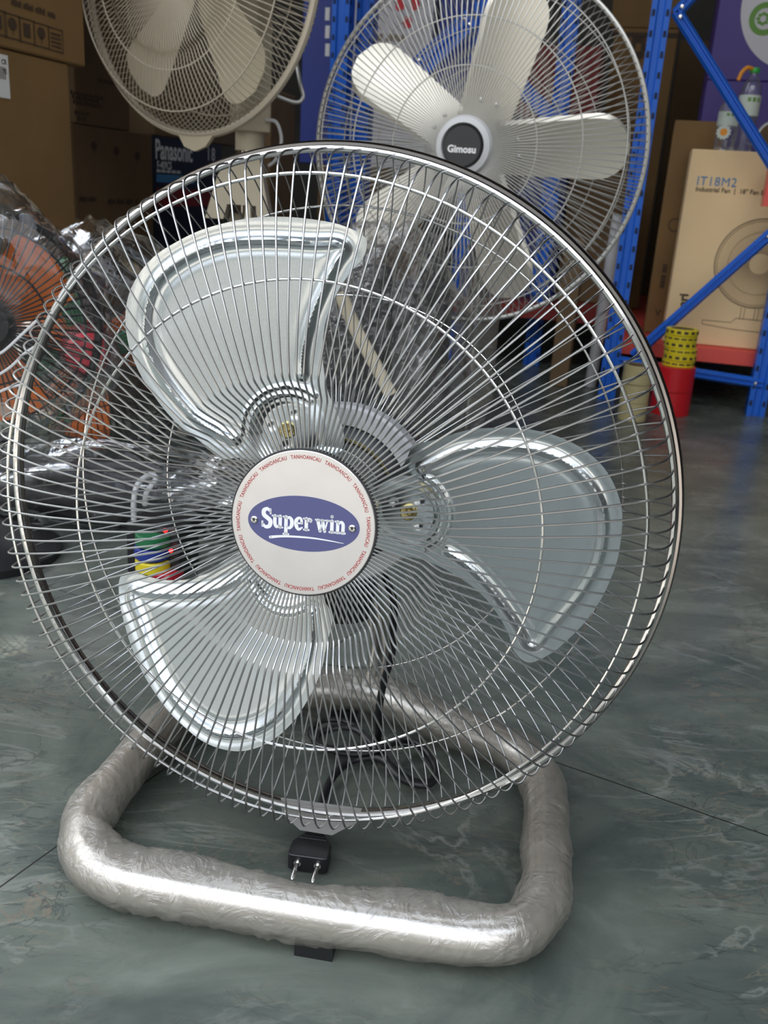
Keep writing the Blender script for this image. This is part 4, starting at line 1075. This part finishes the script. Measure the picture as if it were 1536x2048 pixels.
def bgbox(px0, px1, py0, py1, Y, m, label, name='carton', D=.3, zb=None):
    W0_ = at(900, 300, Y); P = on_wall(px0, 250, W0_, UX); Q = on_wall(px1, 250, W0_, UX)
    zt = on_wall((px0 + px1) / 2, py0, P, UX).z; z0 = on_wall((px0 + px1) / 2, py1, P, UX).z if zb is None else zb
    return face_box(name, P, (Q - P).length, zt - z0, D, z0, m, label) + ((P, z0),)
zsh = .218
YB = 3.50
def top_of(b): return max(v.co.z for v in b[0].data.vertices) + b[0].location.z + .001
b1b = bgbox(640, 858, 335, 580, YB, card_mid, 'brown carton on the low red shelf behind the grey fan, left end', zb=zsh)
b1 = bgbox(692, 852, -60, 330, YB, card_white, 'white carton with red flower print, high behind the grey fan', zb=top_of(b1b))
mb = MB()
def bf(b, px, py): P, z0 = b[2]; p = on_wall(px, py, P, UX); return (p - V((P.x, P.y, 0))).dot(UX), p.z - z0
for px, py in ((800, 10), (830, 8), (815, 45)):
    x_, y_ = bf(b1, px, py); disc2(mb, b1[1], x_, y_, .020, .0015, 16, .8)
attach(mb, 'red_flower', print_red, b1[0])
mb = MB(); x_, y_ = bf(b1, 770, 75); blur_line(mb, b1[1], x_, y_, .14, .022); x_, y_ = bf(b1, 765, 95); blur_line(mb, b1[1], x_, y_, .12, .010)
attach(mb, 'text_print', print_grey, b1[0])
b2 = bgbox(600, 688, -40, 300, YB, card_blue, 'deep blue carton left of the white flower carton', zb=top_of(b1b), D=.25)
mb = MB()
for k in range(3):
    x_, y_ = bf(b2, 655, 28 + k * 36); rect(mb, b2[1], x_ - .008, y_ - .02, x_ + .008, y_ + .02, .0015)
attach(mb, 'white_marks', print_white, b2[0])
b3b = bgbox(864, 1000, 255, 590, YB, card_black, 'black carton low behind the hub of the grey fan', zb=zsh)
b3 = bgbox(864, 990, -60, 250, YB, card_blue, 'deep blue carton behind the hub of the grey fan', zb=top_of(b3b))
b8 = bgbox(1006, 1146, 335, 590, YB, card_blue, 'blue carton low between the brown cartons', zb=zsh)
b4 = bgbox(1006, 1186, 90, 330, YB, card_red, 'dark red carton behind the right side of the grey fan', zb=top_of(b8))
b7 = bgbox(1152, 1285, 345, 560, YB, card_mid, 'brown carton low behind the right rim of the grey fan', zb=zsh, D=.2)
b6 = bgbox(1205, 1330, 56, 270, YB + .35, card, 'brown carton printed with a black fan rotor, left of the rack', zb=zs_ + .004, D=.15)
mb = MB(); x_, y_ = bf(b6, 1276, 95)
for k in range(6):
    a = 2 * PI * k / 6; disc2(mb, b6[1], x_ + .022 * math.cos(a), y_ + .028 * math.sin(a), .014, .0015, 12)
xa, ya = bf(b6, 1260, 62); rect(mb, b6[1], 0, ya - .02, .22, ya - .004, .0015)
attach(mb, 'rotor_print', print_dark, b6[0])
b5 = bgbox(1195, 1330, -50, 50, YB + .35, card, 'brown carton on top of the rotor printed carton', zb=top_of(b6))
b9 = bgbox(1160, 1200, 480, 625, 3.0, card_mid, 'narrow brown carton on the floor by the dark red shelf', zb=.0, D=.10)
b10 = bgbox(1335, 1400, 80, 300, 4.5, card_mid, 'greyish carton far behind between the rack uprights', zb=.0)
b11 = bgbox(1402, 1480, -60, 30, 4.5, card_white, 'white carton far back above the rack', zb=.0)

# ================================================================== WRAPPED FANS (left)
def film_shell(name, c, r, seed, parent=None, squash=(1, 1, 1), m=clear_film, amp=.16, label=None, floor_z=.002):
    mb = MB(); nu, nv = 64, 40; vs = []
    for i in range(nv + 1):
        th = PI * i / nv
        for j in range(nu):
            ph = 2 * PI * j / nu
            d = V((math.sin(th) * math.cos(ph), math.sin(th) * math.sin(ph), math.cos(th)))
            q = 1 + amp * noise.noise(d * 2.2 + V((seed, 0, 0))) + amp * .6 * abs(noise.noise(d * 6 + V((0, seed, 0)))) + amp * .25 * noise.noise(d * 17 + V((0, seed, 3)))
            p = V(c) + V((d.x * r * squash[0] * q, d.y * r * squash[1] * q, d.z * r * squash[2] * q))
            p.z = max(p.z, floor_z + .002 * abs(noise.noise(p * 20)))
            vs.append(p)
    fs = [(i * nu + j, i * nu + (j + 1) % nu, (i + 1) * nu + (j + 1) % nu, (i + 1) * nu + j) for i in range(nv) for j in range(nu)]
    mb.add(vs, fs); o = mb.build(name, m, parent, smooth='all', fix=False)
    if label: o['label'] = label
    return o
def wrapped_fan(px, py, Y, R, yaw, tilt, seed, label, hubm, bladem, ang0, nb=3):
    c_ = at(px, py, Y); F = frame(c_, yaw, tilt)
    rt_ = empty('wrapped_fan', (c_.x, c_.y + .08, 0), label, 'fan')
    mb = MB(); wires(mb, F, [(.03, .05), (R * .5, .055), (R * .8, .045), (R * .95, .02), (R, .0)], 72, .0011, 5, 3); fg_ = mb.build('front_guard', black_wire, rt_, fix=False)
    for q in (.5, .82): mb = MB(); ring(mb, F, R * q, .053 if q < .6 else .042, .0014, 6, 72); mb.build('guard_ring', black_wire, fg_)
    mb = MB(); wires(mb, F, [(.03, -.06), (R * .5, -.06), (R * .85, -.04), (R, .0)], 72, .0011, 5, 3); mb.build('rear_guard', black_wire, rt_, fix=False)
    mb = MB(); ring(mb, F, R, 0, .006, 8, 96); mb.build('rim_ring', black_wire, rt_)
    for k in range(nb): paddle(F, ang0 + 2 * PI * k / nb, .03, R * .86, R * .35, R * .80, .35, bladem, rt_, False)
    mb = MB(); mb.lathe(F, [(.0001, .045), (R * .20, .042), (R * .26, .025), (R * .26, -.02), (.0001, -.03)], 36); mb.build('rotor_hub', hubm, rt_)
    mb = MB(); mb.lathe(F, [(.0001, .062), (R * .16, .062), (R * .2, .054)], 36); mb.build('badge_plate', hubm, rt_)
    mb = MB(); mb.lathe(F, [(.0001, -.06), (.05, -.07), (.06, -.1), (.05, -.15), (.0001, -.155)], 30); mb.build('motor', black_rubber, rt_)
    p0 = F(0, 0, -.11); mb = MB(); mb.tube([p0, V((p0.x, p0.y, .03))], .016, 12); mb.build('pole', black_rubber, rt_)
    mb = MB(); mb.lathe(lambda x, y, z: V((p0.x + x, p0.y + y, z)), [(.0001, .04), (.04, .04), (.09, .02), (.105, .012), (.105, 0)], 40); mb.build('round_base', black_rubber, rt_)
    return rt_, F
wf1, F1_ = wrapped_fan(180, 700, 1.62, .186, .25, .05, 1, 'plastic wrapped fan with orange blades and crimson hub, left of the chrome fan', red_pl, orange_pl, math.radians(-105))
film_shell('plastic_wrap', F1_(0, 0, 0), .205, 3.1, wf1, (1.0, .50, 1.0), label='clear crinkled wrapping')
wf2, F2_ = wrapped_fan(-38, 650, 1.20, .150, .55, .15, 2, 'plastic wrapped fan with orange blades, cut off by the left edge', black_rubber, orange_pl, math.radians(40))
film_shell('plastic_wrap', F2_(0, 0, 0), .168, 8.2, wf2, (1.0, .55, 1.0), label='clear crinkled wrapping')
# green straps / second propeller colours on the wrapped fan
mb = MB()
for a in (.3, 1.9, 3.4): 
    mb.tube([F1_(.05 * math.cos(a), .05 * math.sin(a), .03), F1_(.16 * math.cos(a), .16 * math.sin(a), .036)], [.018, .030], 10, flat=(1, .15))
mb.build('green_insert', green_pl, wf1)
# white ties at the left edge
for pts in ([(-20, 716), (8, 702), (45, 668), (75, 640)], [(-20, 760), (20, 735), (48, 708), (76, 690)], [(-20, 612 + 180), (20, 775), (42, 770)]):
    P = [at(x, y, 1.055) for x, y in pts]; mb = MB(); mb.tube(spline(P, 6), .0016, 8, flat=(1, .5)); mb.build('cable_tie', pvc, wf2)
# dark wrapped bundle on the floor
bn = empty('wrapped_bundle', (-.45, 1.44, 0), 'dark bundle in shiny plastic lying on the floor under the wrapped fans', 'bundle')
mb = MB()
def lump(mb, c, s, seed, amp=.2, nu=40, nv=24, zmin=.003):
    vs = []
    for i in range(nv + 1):
        th = PI * i / nv
        for j in range(nu):
            ph = 2 * PI * j / nu; d = V((math.sin(th) * math.cos(ph), math.sin(th) * math.sin(ph), math.cos(th)))
            q = 1 + amp * noise.noise(d * 2.5 + V((seed, 1, 2))) + amp * .4 * noise.noise(d * 8 + V((seed, 4, 2)))
            vs.append((c[0] + d.x * s[0] * q, c[1] + d.y * s[1] * q, max(zmin, c[2] + d.z * s[2] * q)))
    mb.add(vs, [(i * nu + j, i * nu + (j + 1) % nu, (i + 1) * nu + (j + 1) % nu, (i + 1) * nu + j) for i in range(nv) for j in range(nu)])
lump(mb, (-.50, 1.465, .045), (.30, .050, .065), 2.2); lump(mb, (-.22, 1.45, .045), (.13, .055, .06), 7.2)
mb.build('dark_parts', black_rubber, bn, smooth='all', fix=False)
mb = MB(); lump(mb, (-.48, 1.465, .05), (.33, .060, .078), 4.4, .28, 72, 40); lump(mb, (-.21, 1.45, .05), (.145, .065, .072), 5.4, .28, 60, 36)
mb.build('plastic_wrap', clear_film, bn, smooth='all', fix=False)

# wrapped black fan parts behind the hub
bw = empty('wrapped_fan_stand', (-.02, 1.72, 0), 'black fan stand in bubble wrap, between the chrome fan and the grey fan', 'stand')
mb = MB(); mb.box((-.085, 1.74, .215), (.13, .12, .43), Matrix.Rotation(.2, 3, 'Z')); mb.box((.045, 1.76, .20), (.11, .11, .40), Matrix.Rotation(-.15, 3, 'Z')); mb.box((-.03, 1.70, .03), (.26, .22, .05))
bo = mb.build('black_parts', black_rubber, bw, smooth=False); bv = bo.modifiers.new('bevel', 'BEVEL'); bv.width = .012; bv.segments = 3
mb = MB(); P = [at(680, 585, 1.58), at(712, 660, 1.58), at(748, 725, 1.57), at(782, 790, 1.56)]; mb.tube(spline(P, 5), .011, 8, flat=(1, .45)); mb.build('cream_strap', cream, bw)
mb = MB(); lump(mb, (-.03, 1.73, .22), (.17, .12, .27), 9.1, .18, 64, 48); lump(mb, (.045, 1.66, .17), (.055, .05, .19), 3.3, .25, 40, 48)
wrapm = film_mat('bubble wrap film', (0.30, 0.28, 0.27), 0.12, 0.12, 60, 0.9, 0.1, 0.5, 0.5)
mb.build('bubble_wrap', wrapm, bw, smooth='all', fix=False)

# coloured charger box with a white hose, seen through the guard
cb0 = on_floor(318, 1165); cb = empty('socket_box', (cb0.x, cb0.y + .04, 0), 'dark socket box with red lights and coloured rolls, on the floor behind the left guard', 'box')
zt_ = at(318, 1040, cb0.y + .04).z
mb = MB(); mb.box((cb0.x - .005, cb0.y + .05, zt_ / 2), (.085, .07, zt_), Matrix.Rotation(-.2, 3, 'Z')); bo = mb.build('case', black_rubber, cb, smooth=False); bv = bo.modifiers.new('bevel', 'BEVEL'); bv.width = .004; bv.segments = 2
for (px, py, m, nm) in ((300, 1138, yellow, 'yellow_roll'), (298, 1112, badge_blue, 'blue_roll'), (300, 1086, green_pl, 'green_roll'), (325, 1158, red_pl, 'red_roll')):
    p = at(px, py, cb0.y - .004); mb = MB(); mb.lathe(lambda x, y, z, p=p: V((p.x + x, p.y + .02 + y, p.z + z)), [(.0001, .009), (.024, .009), (.026, .007), (.026, -.007), (.024, -.009), (.0001, -.009)], 30)
    if m is badge_blue: m = card_blue
    mb.build(nm, m, cb)
for (px, py) in ((331, 1061), (342, 1101)):
    p = at(px, py, cb0.y + .002); mb = MB(); mb.lathe(frame(p, 0, 0), [(.0001, .004), (.0022, .003), (.003, 0)], 12); mb.build('indicator_light', led_m, cb)
mb = MB(); mb.tube(spline([at(268, 1040, cb0.y + .03), at(268, 1000, cb0.y + .03), at(276, 968, cb0.y + .04), at(300, 950, cb0.y + .06), at(312, 958, cb0.y + .06), at(294, 985, cb0.y + .05), at(290, 1010, cb0.y + .05)], 8), .0042, 10); mb.build('white_hose', pvc, cb)
# tap-like post beside the case
